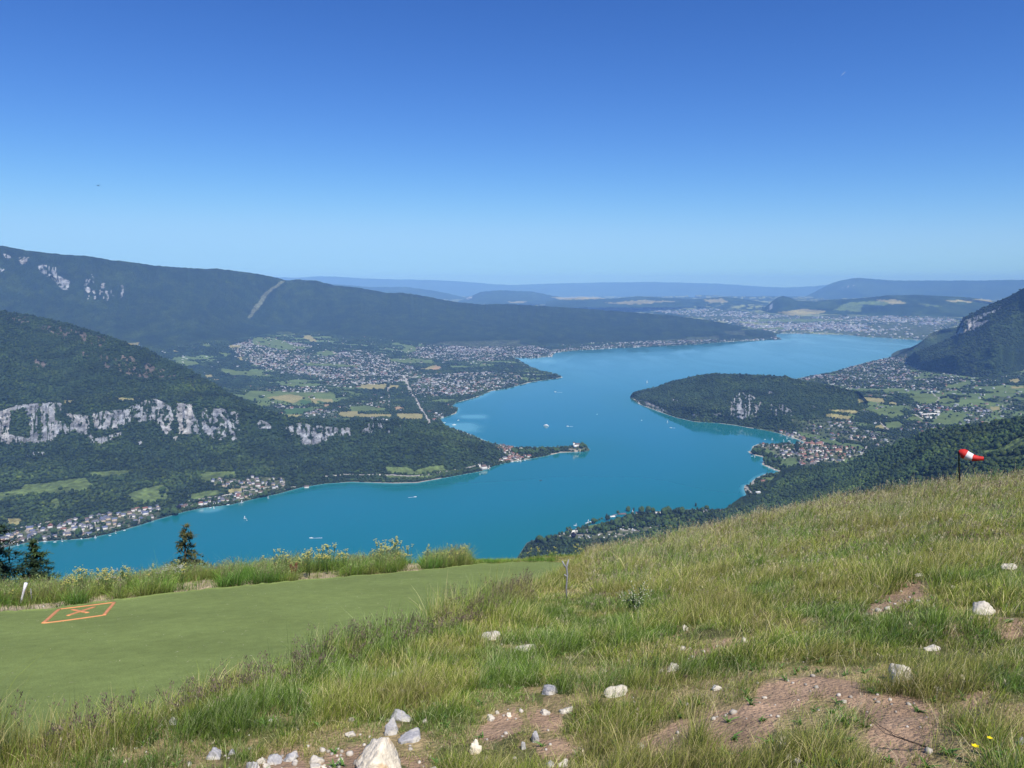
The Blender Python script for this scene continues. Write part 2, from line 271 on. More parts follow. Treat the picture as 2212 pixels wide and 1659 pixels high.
# rock, scree, clearings
for c, p, q in [('A', [(250,240),(290,225),(380,245),(400,300),(480,340),(490,400),(430,400),(380,340),(300,290)], .75), ('A', [(130,175),(200,170),(170,240),(150,220)], .6), ('A', [(20,150),(70,160),(75,190),(30,180)], .6),
 ('A', [(0,250),(35,260),(0,278)], .8), ('A', [(590,330),(640,290),(645,340),(605,470),(580,420)], .3), ('A', [(690,340),(720,335),(722,390),(690,390)], .5), ('A', [(735,400),(750,405),(742,480),(728,475)], .85),
 ('A', [(768,400),(775,400),(787,440),(778,445)], .7), ('A', [(845,370),(857,360),(852,440),(838,455)], .85), ('A', [(640,400),(700,380),(720,460),(650,480)], .22),
 ('A', [(0,1240),(60,1220),(120,1200),(220,1185),(420,1180),(430,1240),(500,1280),(520,1380),(490,1390),(400,1400),(380,1450),(200,1460),(60,1470),(0,1450)], .97), ('A', [(-300,1260),(0,1240),(0,1450),(-300,1440)], .8),
 ('A', [(440,1255),(620,1270),(620,1330),(600,1410),(560,1400),(500,1360)], .9), ('A', [(640,1250),(900,1220),(910,1320),(830,1350),(760,1370),(640,1360)], .86), ('A', [(610,1370),(650,1430),(840,1380),(820,1420),(700,1470),(620,1450)], .8),
 ('A', [(900,1210),(1000,1165),(1080,1150),(1200,1220),(1200,1340),(1150,1400),(1050,1300),(940,1330)], .58), ('A', [(1210,1180),(1320,1190),(1370,1320),(1380,1400),(1240,1400),(1220,1300)], .8),
 ('A', [(1390,1220),(1560,1220),(1590,1300),(1640,1440),(1480,1440),(1400,1380)], .55), ('A', [(1590,1240),(1640,1240),(1660,1370),(1620,1380)], .5), ('A', [(1790,1300),(1880,1320),(1870,1360),(1800,1350)], .6),
 ('A', [(170,1520),(330,1520),(320,1545),(180,1545)], .4), ('A', [(950,1440),(990,1450),(980,1475),(950,1465)], .7), ('A', [(1190,1420),(1230,1410),(1210,1450),(1180,1445)], .7),
 ('B', [(560,1080),(700,1040),(760,1060),(1040,1080),(1040,1130),(900,1140),(860,1170),(760,1200),(710,1195),(690,1140),(600,1110)], .62), ('B', [(740,1180),(790,1140),(860,1140),(860,1170),(760,1200)], .97), ('B', [(1040,1060),(1250,1040),(1400,1060),(1380,1110),(1100,1120)], .2),
 ('B', [(400,1040),(500,1040),(490,1080),(410,1090)], .5), ('B', [(180,1130),(240,1130),(230,1170),(180,1165)], .5),
 ('D', [(180,900),(250,830),(330,850),(390,900),(420,880),(380,1000),(280,1020),(190,990)], .45), ('D', [(450,920),(540,910),(640,990),(540,1000),(450,990)], .34), ('D', [(440,820),(480,835),(480,850),(445,840)], .6), ('D', [(750,915),(785,940),(750,950)], .6), ('D', [(60,980),(140,970),(140,990),(70,995)], .4),
 ('C', [(1605,880),(1700,895),(1830,945),(1860,975),(1830,985),(1720,940),(1640,905)], .7), ('C', [(1870,870),(1930,885),(1920,905),(1880,900)], .5), ('C', [(2010,980),(2060,980),(2060,1000),(2020,1000)], .5), ('C', [(1900,1010),(1960,1015),(1960,1030),(1910,1025)], .5),
 ('D', [(2065,232),(1990,272),(1880,308),(1800,335),(1762,395),(1735,440),(1800,425),(1870,398),(1990,325),(1940,335),(1860,355),(1960,300),(2050,262)], .85), ('D', [(1150,0),(1151,0),(1151,1)], .5),
 ('D', [(420,270),(470,215),(500,200),(470,250),(430,275)], .35), ('D', [(940,105),(1040,90),(1000,110)], .3), ('C', [(450,165),(520,180),(520,205),(480,195)], .35), ('M', [(1270,1165),(1440,1185),(1400,1215),(1290,1215)], .5)]:
    paint(RK, c, p, q)
for c, p, q in [('A', [(80,1240),(170,1215),(200,1280),(212,1345),(200,1425),(60,1400),(70,1300)], 1), ('A', [(375,1220),(430,1240),(500,1300),(480,1325),(385,1300)], 1), ('A', [(262,1240),(276,1190),(284,1240),(280,1440),(266,1440),(256,1300)], 1)]: paint(0, c, p, q)
for c, p, q in [('A', [(220,650),(400,650),(720,730),(740,800),(500,750),(380,710)], .42), ('A', [(0,560),(200,590),(200,640),(60,620)], .25), ('A', [(230,880),(340,900),(350,950),(250,940)], .55), ('A', [(480,790),(900,860),(1250,1000),(1000,1010),(700,940)], .34), ('A', [(1300,1030),(1370,1050),(1360,1070),(1310,1050)], .6), ('A', [(640,990),(740,995),(690,1030),(640,1030)], .25)]: paint(MO, c, p, q)
paint(CL, 'A', [(1975,338),(1940,343),(1890,378),(1830,420),(1785,480),(1735,550),(1720,592),(1736,597),(1765,560),(1815,490),(1855,430),(1900,390),(1960,352)])
stroke(RD, 'F', [(1655,440),(1700,540),(1770,670),(1830,770),(1900,885)], 5.2); stroke(RD, 'F', [(1530,500),(1508,560),(1520,620),(1518,740)], 2.0); stroke(RD, 'F', [(945,735),(946,780)], 2)
stroke(RD, 'K', [(750,410),(1000,372),(1150,350),(1300,310),(1500,275),(1680,255),(1830,228)], 2.2); stroke(RD, 'K', [(1810,280),(2000,238),(2080,225)], 1.6)
stroke(RD, 'L', [(0,860),(100,800),(300,760),(500,720),(800,670),(1040,645)], 1.8); stroke(RD, 'L', [(1290,600),(1590,562)], 1.6)
stroke(RD, 'B', [(860,1415),(1000,1400),(1200,1400),(1500,1410),(1700,1380),(1870,1350),(1960,1320)], 2.2)
stroke(RD, 'M', [(840,1000),(870,960),(905,920)], 3.4); stroke(RD, 'M', [(1010,720),(1075,785)], 2.4); stroke(RD, 'M', [(1890,715),(1960,745),(2070,755)], 2.4); stroke(RD, 'M', [(2000,640),(2040,610),(2030,570)], 2)
stroke(RD, 'M', [(1475,560),(1500,520),(1440,480)], 1.6); stroke(RD, 'M', [(850,330),(870,290),(885,275)], 2.2); stroke(RD, 'M', [(1500,610),(1470,690)], 1.8); stroke(RD, 'M', [(1530,780),(1550,745),(1500,735)], 1.6)
stroke(RD, 'T', [(20,920),(60,860),(50,900),(120,990),(110,1040),(70,1060)], 3.0); stroke(RD, 'M', [(1290,655),(1380,700)], 1.8)
for q_ in ([(60,180),(300,290),(560,380),(800,420),(1200,440),(1650,440)], [(560,470),(745,400),(760,360)], [(300,120),(330,190),(420,260),(600,330)], [(1000,215),(1250,300),(1650,420)], [(1650,440),(1900,480),(2212,540)], [(1290,390),(1290,470)], [(900,520),(1240,500),(1500,500)]): stroke(RD, 'F', q_, 1.1)
# bare earth in the meadow
SOIL = [('V', [(0,1270),(240,1240),(400,1110),(800,1030),(1000,1040),(1200,1130),(1400,1150),(1600,1230),(1640,1330),(1560,1600),(1300,1700),(1150,1500),(1130,1350),(1050,1250),(850,1180),(600,1220),(500,1330),(450,1480),(300,1600),(0,1500)]),
 ('V', [(1080,600),(1230,480),(1400,390),(1580,360),(1570,490),(1350,580),(1200,650)]), ('V', [(1680,670),(1800,660),(1780,720),(1690,740)]), ('V', [(1750,1170),(2030,1070),(2050,1110),(1850,1250),(1750,1330)]), ('V', [(2030,620),(2200,640),(2212,760),(2060,740)]),
 ('R', [(1630,1400),(1700,1300),(1900,1250),(1950,1350),(1800,1450),(1650,1460)]), ('R', [(1230,1150),(1400,1090),(1450,1120),(1300,1190)]), ('R', [(1530,1010),(1700,960),(1720,1010),(1600,1060)]), ('R', [(1700,850),(1830,840),(1830,900),(1720,900)]),
 ('R', [(600,1560),(900,1500),(960,1600),(760,1700),(500,1700)]), ('R', [(1000,990),(1130,990),(1100,1030)]), ('R', [(1100,1550),(1300,1560),(1400,1640),(1150,1700)]), ('R', [(1950,1300),(2212,1260),(2212,1400),(2050,1420)]), ('R', [(0,1600),(400,1500),(500,1700),(0,1750)]),
 ('S', [(420,1490),(620,1440),(700,1560),(600,1640),(450,1600)]), ('S', [(1400,860),(1560,820),(1700,760),(1840,760),(1780,830),(1500,900),(1400,890)]), ('S', [(720,1070),(860,1060),(860,1110),(740,1120)]), ('S', [(780,590),(880,585),(860,625),(790,620)]), ('S', [(1100,1450),(1250,1400),(1450,1300),(1500,1450),(1300,1600),(1150,1600)])]
def cov_at(U, V, j=0):
    if j:
        U = U + (vn(U * .4, V * .4, 91) - .5) * j + (vn(U * .1, V * .13, 94) - .5) * j * 2.5; V = V + (vn(U * .4, V * .4, 92) - .5) * j * .6 + (vn(U * .1, V * .13, 95) - .5) * j
    i = np.clip((V).astype(int), 0, NR - 1); k = np.clip((U + UO).astype(int), 0, NC - 1)
    return CLS[i, k], COV[i, k]

# ---------------------------------------------------------------- the shoreline
SH = ([(-700,1290),(-300,1235),(0,1185),(60,1172),(130,1167),(190,1163),(240,1152),(300,1135),(340,1122),(400,1105),(440,1097),(500,1090),(560,1075),(600,1067),(650,1053),(700,1045),(760,1041),(850,1044),(900,1043),(950,1034),(1000,1025),(1040,1018),(1060,1008),(1090,1000),(1130,994),(1180,985),(1210,978),(1235,977),(1262,975),(1273,971),(1265,965),
 (1230,964),(1200,966),(1120,967),(1060,957),(1000,932),(962,920),(950,905),(965,900),(985,893),(990,880),(975,878),(985,870),(1030,858),(1060,845),(1100,838),(1150,825),(1200,818),(1216,815),(1200,808),(1165,800),(1140,790),(1120,778),(1110,772),(1150,774),(1192,770),(1197,762),(1240,757),(1330,752),(1420,748),(1500,744),(1560,739),(1610,736),(1688,732),
 (1672,724),(1690,720),(1720,720),(1760,721),(1830,723),(1870,728),(1900,729),(1960,733),(1998,735),(1990,745),(1965,752),(1960,765),(1935,770),(1915,773),(1880,781),(1845,790),(1820,797),(1790,806),(1755,811),(1710,820),(1600,826),(1450,843),(1368,856),
 (1367,861),(1380,873),(1420,888),(1460,902),(1500,911),(1550,914),(1590,919)] +
 tr('T', [(80,55),(300,85),(480,130),(620,175),(740,215),(830,250),(820,265),(700,275),(560,270),(400,275),(200,275),(120,310),(100,370),(55,380),(75,400),(120,425),(270,460),(270,500),(250,560),(340,600),(430,640),(500,660),(400,690),(300,690),(180,740),(110,790),(100,830),(10,850),(0,900),(30,980),(60,1050),(20,1080),(-60,1120)]) +
 [(1560,1103),(1500,1100),(1440,1103),(1380,1108),(1350,1115),(1310,1128),(1260,1138),(1220,1150),(1190,1158),(1155,1166),(1138,1172),(1120,1200),(1060,1300),(700,1450),(0,1500),(-700,1500)])
SHA = np.array(SH, float)
dx, dy, dz = ray(SHA[:, 0], SHA[:, 1]); rr = LAKE / dz
SHW = np.stack([dx * rr, dy * rr], 1)
def shore_sd(x, y):
    """signed distance to the shoreline in metres, positive on land"""
    shp = np.shape(x); P = np.stack([np.ravel(x), np.ravel(y)], 1); best = np.full(len(P), 1e18)
    ins = inside(SHW, P[:, 0], P[:, 1])
    A = SHW; Bq = np.roll(SHW, -1, 0)
    for a, b in zip(A, Bq):
        ab = b - a; L2 = ab @ ab + 1e-9
        t = np.clip(((P - a) @ ab) / L2, 0, 1); q = P - a - t[:, None] * ab
        np.minimum(best, (q * q).sum(1), out=best)
    d = np.sqrt(best); d = np.where(ins, -d, d)
    return d.reshape(shp)
def ground_z(x, y, sd):
    right = sm(.12, .3, x / np.maximum(y, 1)) * sm(2300, 3400, y)
    rate = .012 + .05 * right; cap = 40 + 190 * right
    rise = np.where(sd > 0, cap * (1 - np.exp(-np.maximum(sd, 0) * rate / cap)), 0)
    left = sm(.03, .2, -x / np.maximum(y, 1)) * sm(6300, 8300, y); rise = rise + left * 230 * (1 - np.exp(-np.maximum(sd - 700, 0) * .00035))
    rise = np.where((np.hypot(x, y) > 11500) & (x > 0), rise * .8, rise)
    low = np.clip(sd * .12, -14, 2.0)
    und = (fbm(x / 380, y / 380, 5, 3) - .5) * 16 * sm(60, 600, sd)
    far = (fbm(x / 2500, y / 2500, 8, 3) - .45) * 260 * sm(13500, 24000, np.hypot(x, y))
    return LAKE + low + rise + und + far
def hit(u, v, n=7):
    """where the line of sight meets the valley floor"""
    u, v = np.broadcast_arrays(np.asarray(u, float), np.asarray(v, float))
    dx, dy, dz = ray(u, v); r = LAKE / np.minimum(dz, -.004)
    for _ in range(n):
        x, y = dx * r, dy * r; sd = shore_sd(x, y); z = ground_z(x, y, sd)
        r = .5 * r + .5 * np.clip(z / np.minimum(dz, -.004), 500, 90000)
    x, y = dx * r, dy * r; sd = shore_sd(x, y); return x, y, ground_z(x, y, sd), sd
FOREST = np.array([.022, .038, .010])
def colour(U, V, X, Y, j=2.0):
    """base colour of the ground and the share of it that trees cover"""
    k, q = cov_at(U, V, j); n1 = fbm(X / 60, Y / 60, 3, 3); n2 = vn(X / 14, Y / 14, 9)
    col = np.empty(U.shape + (3,)); col[:] = FOREST; col *= (.7 + .6 * n1)[..., None]; tree = np.ones(U.shape)
    def put(m, c, t, var=.25):
        c = np.array(c); col[m] = c * (1 - var + 2 * var * n1[m])[..., None]; tree[m] = t
    put(k == G_, (.105, .145, .045), .0); put(k == Y_, (.25, .225, .095), .0, .12); put(k == D_, (.055, .11, .035), .0, .1); put(k == B_, (.32, .22, .12), 0, .1)
    m = k == G_; tree[m & (fbm(X / 45, Y / 45, 33, 2) > .78)] = .8
    put(k == TN, (.06, .08, .035), .5, .4); m = (k == TN) & (n2 > .85); col[m] = (.16, .15, .14)
    put(k == GR, (.09, .105, .05), .18, .3); m = (k == GR) & (n2 > .7); col[m] = (.24, .22, .19)
    put(k == RD, (.34, .32, .29), 0, .08); put(k == CL, (.15, .165, .10), 0, .3)
    return col, tree, k, q

# ---------------------------------------------------------------- forests and trees as geometry
def ico(level=1):
    t = (1 + 5 ** .5) / 2
    v = [(-1, t, 0), (1, t, 0), (-1, -t, 0), (1, -t, 0), (0, -1, t), (0, 1, t), (0, -1, -t), (0, 1, -t), (t, 0, -1), (t, 0, 1), (-t, 0, -1), (-t, 0, 1)]
    f = [(0, 11, 5), (0, 5, 1), (0, 1, 7), (0, 7, 10), (0, 10, 11), (1, 5, 9), (5, 11, 4), (11, 10, 2), (10, 7, 6), (7, 1, 8), (3, 9, 4), (3, 4, 2), (3, 2, 6), (3, 6, 8), (3, 8, 9), (4, 9, 5), (2, 4, 11), (6, 2, 10), (8, 6, 7), (9, 8, 1)]
    v = [np.array(p) / np.linalg.norm(p) for p in v]
    for _ in range(level - 1):
        nf = []; c = {}
        def mid(a, b):
            k = (min(a, b), max(a, b))
            if k not in c:
                p = v[a] + v[b]; v.append(p / np.linalg.norm(p)); c[k] = len(v) - 1
            return c[k]
        for a, b, d in f:
            x, y, z = mid(a, b), mid(b, d), mid(d, a); nf += [(a, x, z), (b, y, x), (d, z, y), (x, y, z)]
        f = nf
    return np.array(v), np.array(f)
ICO1, ICO2, ICO3 = ico(1), ico(2), ico(3)
def blobs(name, P, R, H, col, shape=ICO1, mat_=None, jit=.28, label=None, cat=None):
    """many crowns as one mass: P (n,3) crown bases, R radii, H heights"""
    sv, sf = shape; n = len(P)
    if n == 0: return None
    ang = RNG.uniform(0, 6.28, n); c, s = np.cos(ang), np.sin(ang)
    v = np.repeat(sv[None], n, 0) * (1 + RNG.uniform(-jit, jit, (n, len(sv), 1)))
    x = v[..., 0] * c[:, None] - v[..., 1] * s[:, None]; y = v[..., 0] * s[:, None] + v[..., 1] * c[:, None]
    V = np.stack([x * R[:, None] + P[:, 0:1], y * R[:, None] + P[:, 1:2], (v[..., 2] * .5 + .42) * H[:, None] + P[:, 2:3]], -1)
    Fc = (sf[None] + (np.arange(n) * len(sv))[:, None, None]).reshape(-1, 3)
    cc = np.repeat(col[:, None], len(sv), 1) * (.85 + .3 * RNG.random((n, len(sv), 1)))
    o = mk(name, V, [Fc], mat_ or M['leaf'], cc.reshape(-1, 3), smooth=False)
    return tag(o, label, cat, kind='stuff')
def tree_cols(P, n):
    g = fbm(P[:, 0] / 90, P[:, 1] / 90, 41, 3); r = RNG.random(n)
    c = np.empty((n, 3)); c[:] = (.026, .046, .0145)
    g2 = fbm(P[:, 0] / 260, P[:, 1] / 200, 47, 3); c *= (.35 + 1.3 * g)[:, None] * (.7 + .6 * r)[:, None]; ym = sm(.5, .66, g2)[:, None]; c = c * (1 - ym) + c * np.array((1.4, 1.3, 1.05)) * ym
    y = RNG.random(n) < .12; c[y] *= (1.7, 1.45, 1.0); d = RNG.random(n) < .18; c[d] *= (.55, .62, .8)
    return c
def scatter(X, Y, Z, prob, spacing, seed=0, rmax=1e9, V=None):
    """points over a surface grid, as many as its real area asks for"""
    ax = np.stack([X[1:, :-1] - X[:-1, :-1], Y[1:, :-1] - Y[:-1, :-1]], -1); bx = np.stack([X[:-1, 1:] - X[:-1, :-1], Y[:-1, 1:] - Y[:-1, :-1]], -1)
    area = np.abs(ax[..., 0] * bx[..., 1] - ax[..., 1] * bx[..., 0])
    p = np.where(np.hypot(X, Y)[:-1, :-1] < rmax, prob[:-1, :-1], 0)
    lam = area * p / spacing ** 2; n = RNG.poisson(np.minimum(lam, 40)); i, j = np.nonzero(n); i = np.repeat(i, n[n > 0]); j = np.repeat(j, n[n > 0])
    a, b = RNG.random(len(i)), RNG.random(len(i))
    def bl(Q): return (Q[i, j] * (1 - a) + Q[i + 1, j] * a) * (1 - b) + (Q[i, j + 1] * (1 - a) + Q[i + 1, j + 1] * a) * b
    return np.stack([bl(X), bl(Y), bl(Z)], 1)

# ---------------------------------------------------------------- mountains and hills
def sheet(name, u0, u1, rows, stepu=1.7, stepv=1.7, noise=(40, 200), gully=0, backdrop=(900, -500), cls='mountain', treesp=None, treer=4.5, shade=1.0, rockc=(.285, .295, .305), kind='structure', seed=0, jag=.8, label=None, flat=0):
    """rows from foot to crest: (line, distance) with distance None = on the valley floor; the sheet ends in a back slope"""
    nu = int((u1 - u0) / stepu) + 1; u = np.linspace(u0, u1, nu)
    vs, rs = [], []
    for line, dist in rows:
        v = ip(u, line)
        if dist is None:
            x, y, z, _ = hit(u, v); r = np.hypot(x, y) - 3
        elif isinstance(dist, tuple): _, _, dz0 = ray(u, v); r = ip(u, dist[1]) / dz0
        else: r = ip(u, dist)
        if rs: r = np.maximum(r, rs[-1] + 6)
        if flat: kk = np.ones(flat) / flat; r = np.convolve(np.pad(r, flat // 2, mode='edge'), kk, 'same')[flat // 2: flat // 2 + len(r)]
        vs.append(v); rs.append(r)
    vs[-1] = vs[-1] + (fbm(u * .16, u * 0 + seed, 61, 3) - .5) * 2 * jag
    vs = np.array(vs); rs = np.array(rs)
    gaps = [max(2, int(np.ceil(np.max(np.abs(vs[k + 1] - vs[k])) / stepv))) for k in range(len(rows) - 1)]
    Vg, Rg = [vs[0][:, None]], [rs[0][:, None]]
    for k, g in enumerate(gaps):
        t = np.linspace(0, 1, g + 1)[1:][None]; Vg.append(vs[k][:, None] * (1 - t) + vs[k + 1][:, None] * t); Rg.append(rs[k][:, None] * (1 - t) + rs[k + 1][:, None] * t)
    Vg = np.concatenate(Vg, 1); Rg = np.concatenate(Rg, 1)
    for _ in range(3): Rg[:, 1:-1] = .25 * Rg[:, :-2] + .5 * Rg[:, 1:-1] + .25 * Rg[:, 2:]
    Ug = np.repeat(u[:, None], Vg.shape[1], 1); dx, dy, dz = ray(Ug, Vg)
    Zn = dz * Rg; S = Ug / F * np.median(Rg); amp, wl = noise
    d = (fbm(S / wl, Zn / wl * 1.2 + 3, seed + 1, 5) - .5) * 2 * amp
    if gully: d += (np.abs(vn(S / (wl * .8) + fbm(S / wl, Zn / wl, 7, 3) * 1.2, Zn / (wl * 4), seed + 5) - .5) * 2) * gully
    tt = np.linspace(0, 1, Vg.shape[1])[None];
    kq, qq_ = cov_at(Ug, Vg, 2.0); rm_ = (kq == RK) * np.clip(qq_, .3, 1.)
    for _ in range(2): rm_[1:-1, 1:-1] = (rm_[:-2, 1:-1] + rm_[2:, 1:-1] + rm_[1:-1, :-2] + rm_[1:-1, 2:] + rm_[1:-1, 1:-1]) / 5
    d = d + rm_ * ((fbm(S / (wl * .085), Zn / (wl * .05), seed + 31, 4) - .5) * wl * .17 + (fbm(S / (wl * .06), Zn / (wl * .4), seed + 33, 2) - .5) * wl * .2)
    d = d * sm(0, .12, tt) * (1 - sm(.8, 1, tt))
    R = Rg + d
    X, Y, Z = dx * R, dy * R, dz * R
    col, tree, k, q = colour(Ug, Vg, X, Y)
    col *= shade * (.6 + .8 * fbm(X / (wl * .22), Y / (wl * .3), seed + 40, 4))[..., None]; col = np.where(((k == 0) & (fbm(X / (wl * .18), Y / (wl * .25), seed + 41, 4) > .56))[..., None], col * np.array((1.4, 1.3, 1.1)), col)
    # rock shows where the streaked noise is under its cover
    st = fbm(S / (wl * .042), Zn / (wl * .052), seed + 21, 5) + .25 * (fbm(S / (wl * .11), Zn / (wl * .3), seed + 22, 2) - .5)
    ck = 1 - np.abs(fbm(S / (wl * .12), Zn / (wl * .5), seed + 27, 3) - .5) * 11
    thr = np.zeros(st.shape)
    for qq in np.unique(q[(k == RK) | (k == MO)]): m_ = ((k == RK) | (k == MO)) & (q == qq); thr[m_] = np.quantile(st[m_], min(.93, qq * .93))
    rk = (k == RK) & (st < thr) & ~((ck > .75) & (q > .7))
    tone = .2 + 1.25 * fbm(S / (wl * .12), Zn / (wl * .035), seed + 23, 5); warm = .6 * sm(.5, .75, fbm(S / (wl * .5), Zn / (wl * .5), seed + 24, 2))[..., None]
    rc = np.array(rockc) * (1 - warm) + np.array(rockc) * np.array([1.32, 1.2, 1.05]) * warm
    col[rk] = (rc * tone[..., None])[rk]; tree[k == RK] = .9 * (1 - np.clip(q[k == RK], 0, .98)); tree[rk] = 0
    mo = (k == MO) & (st < thr); col[mo] = np.array((.15, .125, .10)) * (tone[mo])[..., None]; tree[mo] = .15
    # back slope
    bd, bz = backdrop
    fr = 1 + bd / np.maximum(R[:, -1:], 1)
    X2 = np.concatenate([X, X[:, -1:] * (1 + .04 * bd / R[:, -1:]), X[:, -1:] * fr], 1); Y2 = np.concatenate([Y, Y[:, -1:] * (1 + .04 * bd / R[:, -1:]), Y[:, -1:] * fr], 1)
    zb = np.maximum(Z[:, -1:] + bz, LAKE - 20); Z2 = np.concatenate([Z, Z[:, -1:] * .96 + zb * .04, zb], 1)
    c2 = np.concatenate([col, col[:, -1:], col[:, -1:]], 1)
    o = mk(name, np.stack([X2, Y2, Z2], -1), [grid_faces(*X2.shape)], M[cls], c2.reshape(-1, 3), smooth=True)
    tag(o, label, kind='structure')
    P = None
    if treesp:
        tr_ = tree.copy(); tr_[:, -2:] *= .5; P = scatter(X, Y, Z, tr_, treesp)
    SHEETS.append((u, Vg, X, Y, Z))
    return X, Y, Z, P
SHEETS = []

RIDGE_S = [(-300,500),(-100,512),(0,530),(60,541),(130,549),(190,553),(215,557),(240,562),(270,564),(330,573),(380,577),(440,581),(470,580),(500,584),(560,592),(600,600),(618,606),(640,604),(680,606),(720,616),(780,622),(835,633),(870,632),(920,640),(975,651),(1040,658),(1080,656),(1160,660),(1220,664),(1290,669),(1370,675),(1440,680),(1520,690),(1560,697),(1600,705),(1640,715),(1670,722),(1688,731)]
BASE_S = [(-300,790),(300,772),(420,758),(500,736),(560,724),(620,719),(700,723),(800,740),(900,748),(1000,748),(1120,752),(1240,742),(1400,738),(1560,734),(1688,733)]
LOW_S = [(-300,740),(300,732),(420,722),(500,712),(560,705),(620,702),(700,706),(800,720),(900,730),(1000,728),(1120,728),(1240,722),(1400,722),(1560,724),(1688,732)]
FT = [(-300,8000),(0,8000),(420,8600),(700,9400),(1000,10000),(1240,10500),(1560,11300),(1688,11500)]
def add(pts, d): return [(a, b + d) for a, b in pts]
def onfloor(line):
    a = np.array(line, float); x, y, z, _ = hit(a[:, 0], a[:, 1]); return [(u, r) for u, r in zip(a[:, 0], np.hypot(x, y))]
fb = dict(onfloor(BASE_S)); fbl = sorted(fb.items())
lo = [(u, r + (700 if u < 900 else 700 - (u - 900) * .85)) for u, r in fbl]
hi = [(-300,10300),(0,10600),(300,11000),(700,11900),(1000,12300),(1240,12300),(1400,12100),(1560,12000),(1688,11900)]
sheet("mountain", -300, 1688, [(BASE_S, None), (LOW_S, lo), (RIDGE_S, hi)], 2.0, 1.7, noise=(130, 700), gully=110, backdrop=(2500, -700), shade=.8, seed=2, jag=1.1, flat=61)
# spurs and mountains on the right
ridge2 = [(1925,773),(1945,763),(1965,752),(1990,738),(2010,720),(2030,712),(2070,706),(2120,695),(2300,640)]
sheet("mountain", 1925, 2300, [([(1925,774),(1965,768),(2100,765),(2300,765)], None), (ridge2, [(1925,8600),(1965,9100),(2030,9700),(2300,10500)])], 2, 1.7, noise=(60, 500), gully=120, backdrop=(1500, -500), seed=4)
ridge3 = [(1956,777),(1971,763),(2008,750),(2037,738),(2064,725),(2071,703),(2083,684),(2110,672),(2143,656),(2171,644),(2212,622),(2300,572),(2340,560)]
base3 = [(1956,779),(1990,800),(2040,806),(2100,815),(2160,812),(2212,800),(2340,800)]
mid3 = [(1956,778),(1990,785),(2040,772),(2080,765),(2143,755),(2212,740),(2340,700)]
_, _, _, P3 = sheet("mountain", 1956, 2340, [(base3, None), (mid3, ('z', [(1956,-745),(2040,-600),(2143,-520),(2212,-460),(2340,-380)])), (ridge3, [(1956,7600),(2037,8050),(2071,8050),(2143,7950),(2212,7700),(2340,7400)])], 1.5, 1.5, noise=(70, 420), gully=110, backdrop=(1500, -600), seed=6, treesp=17)
# Roc: forested headland
rbase = [(1362,862),(1380,872),(1420,887),(1460,901),(1500,910),(1550,913),(1590,918),(1630,925),(1660,931),(1690,936),(1740,925),(1800,905),(1875,880)]
rridge = [(1362,858),(1368,851),(1375,847),(1420,835),(1450,824),(1500,812),(1540,807),(1600,808),(1650,811),(1700,813),(1739,825),(1802,834),(1858,847),(1875,868)]
rmid = [(1362,860),(1380,862),(1420,870),(1460,879),(1500,882),(1590,888),(1690,900),(1740,895),(1800,880),(1875,874)]
rb = sorted(dict(onfloor(rbase)).items())
_, _, _, P4 = sheet("headland", 1362, 1875, [(rbase, None), (rmid, [(u, r + 70 + 40 * math.sin(i)) for i, (u, r) in enumerate(rb)]), (rridge, [(1362,5250),(1420,5420),(1500,5400),(1600,5300),(1700,5250),(1800,5100),(1875,4950)])], 1.4, 1.4, noise=(35, 240), gully=30, backdrop=(500, -400), seed=8, treesp=11)
# hill on the left with its cliffs
bR = [(-300,635),(-100,655),(0,671),(60,680),(100,688),(150,700),(200,714),(240,729),(280,742),(320,755),(350,772),(400,793),(440,817),(470,833),(500,852),(530,866),(570,884),(610,896),(650,904),(720,909),(800,908),(870,908),(920,909),(960,921),(1000,938),(1040,953),(1080,968),(1104,990)]
bT = [(-300,885),(0,885),(60,878),(130,868),(200,880),(280,870),(320,862),(400,868),(480,878),(540,892),(600,907),(660,914),(720,920),(780,920),(850,930),(950,960),(1040,982),(1104,994)]
bF = [(-300,965),(0,962),(100,962),(200,965),(300,955),(400,940),(500,948),(600,945),(650,960),(720,968),(760,965),(850,975),(950,1000),(1040,1010),(1104,998)]
bB = [(-300,1234),(0,1184),(60,1171),(130,1166),(190,1162),(240,1151),(300,1134),(340,1121),(400,1104),(440,1096),(500,1089),(560,1074),(600,1066),(650,1052),(700,1044),(760,1040),(850,1042),(900,1041),(950,1032),(1000,1022),(1040,1014),(1104,998)]
bM = [(-300,1130),(0,1110),(200,1090),(400,1045),(500,1040),(600,1030),(700,1015),(850,1020),(950,1018),(1040,1011),(1104,998)]
_, _, _, P1 = sheet("hill", -300, 1104, [(bB, None), (bM, ('z', [(-300,-742),(500,-745),(700,-755),(850,-766),(950,-772),(1040,-786),(1104,-788)])),
  (bF, ('z', [(-300,-650),(0,-660),(300,-662),(500,-670),(650,-710),(850,-705),(950,-745),(1040,-784),(1104,-788)])), (bT, ('z', [(-300,-520),(0,-535),(300,-540),(500,-560),(600,-620),(650,-640),(850,-655),(950,-690),(1040,-745),(1104,-787)])),
  (bR, ('z', [(-300,-70),(0,-165),(200,-275),(300,-345),(400,-450),(500,-535),(570,-585),(650,-628),(720,-637),(850,-643),(950,-676),(1040,-728),(1104,-784)]))], 1.25, 1.25, noise=(30, 240), gully=40, backdrop=(350, -330), seed=10, treesp=10, shade=1, flat=15)
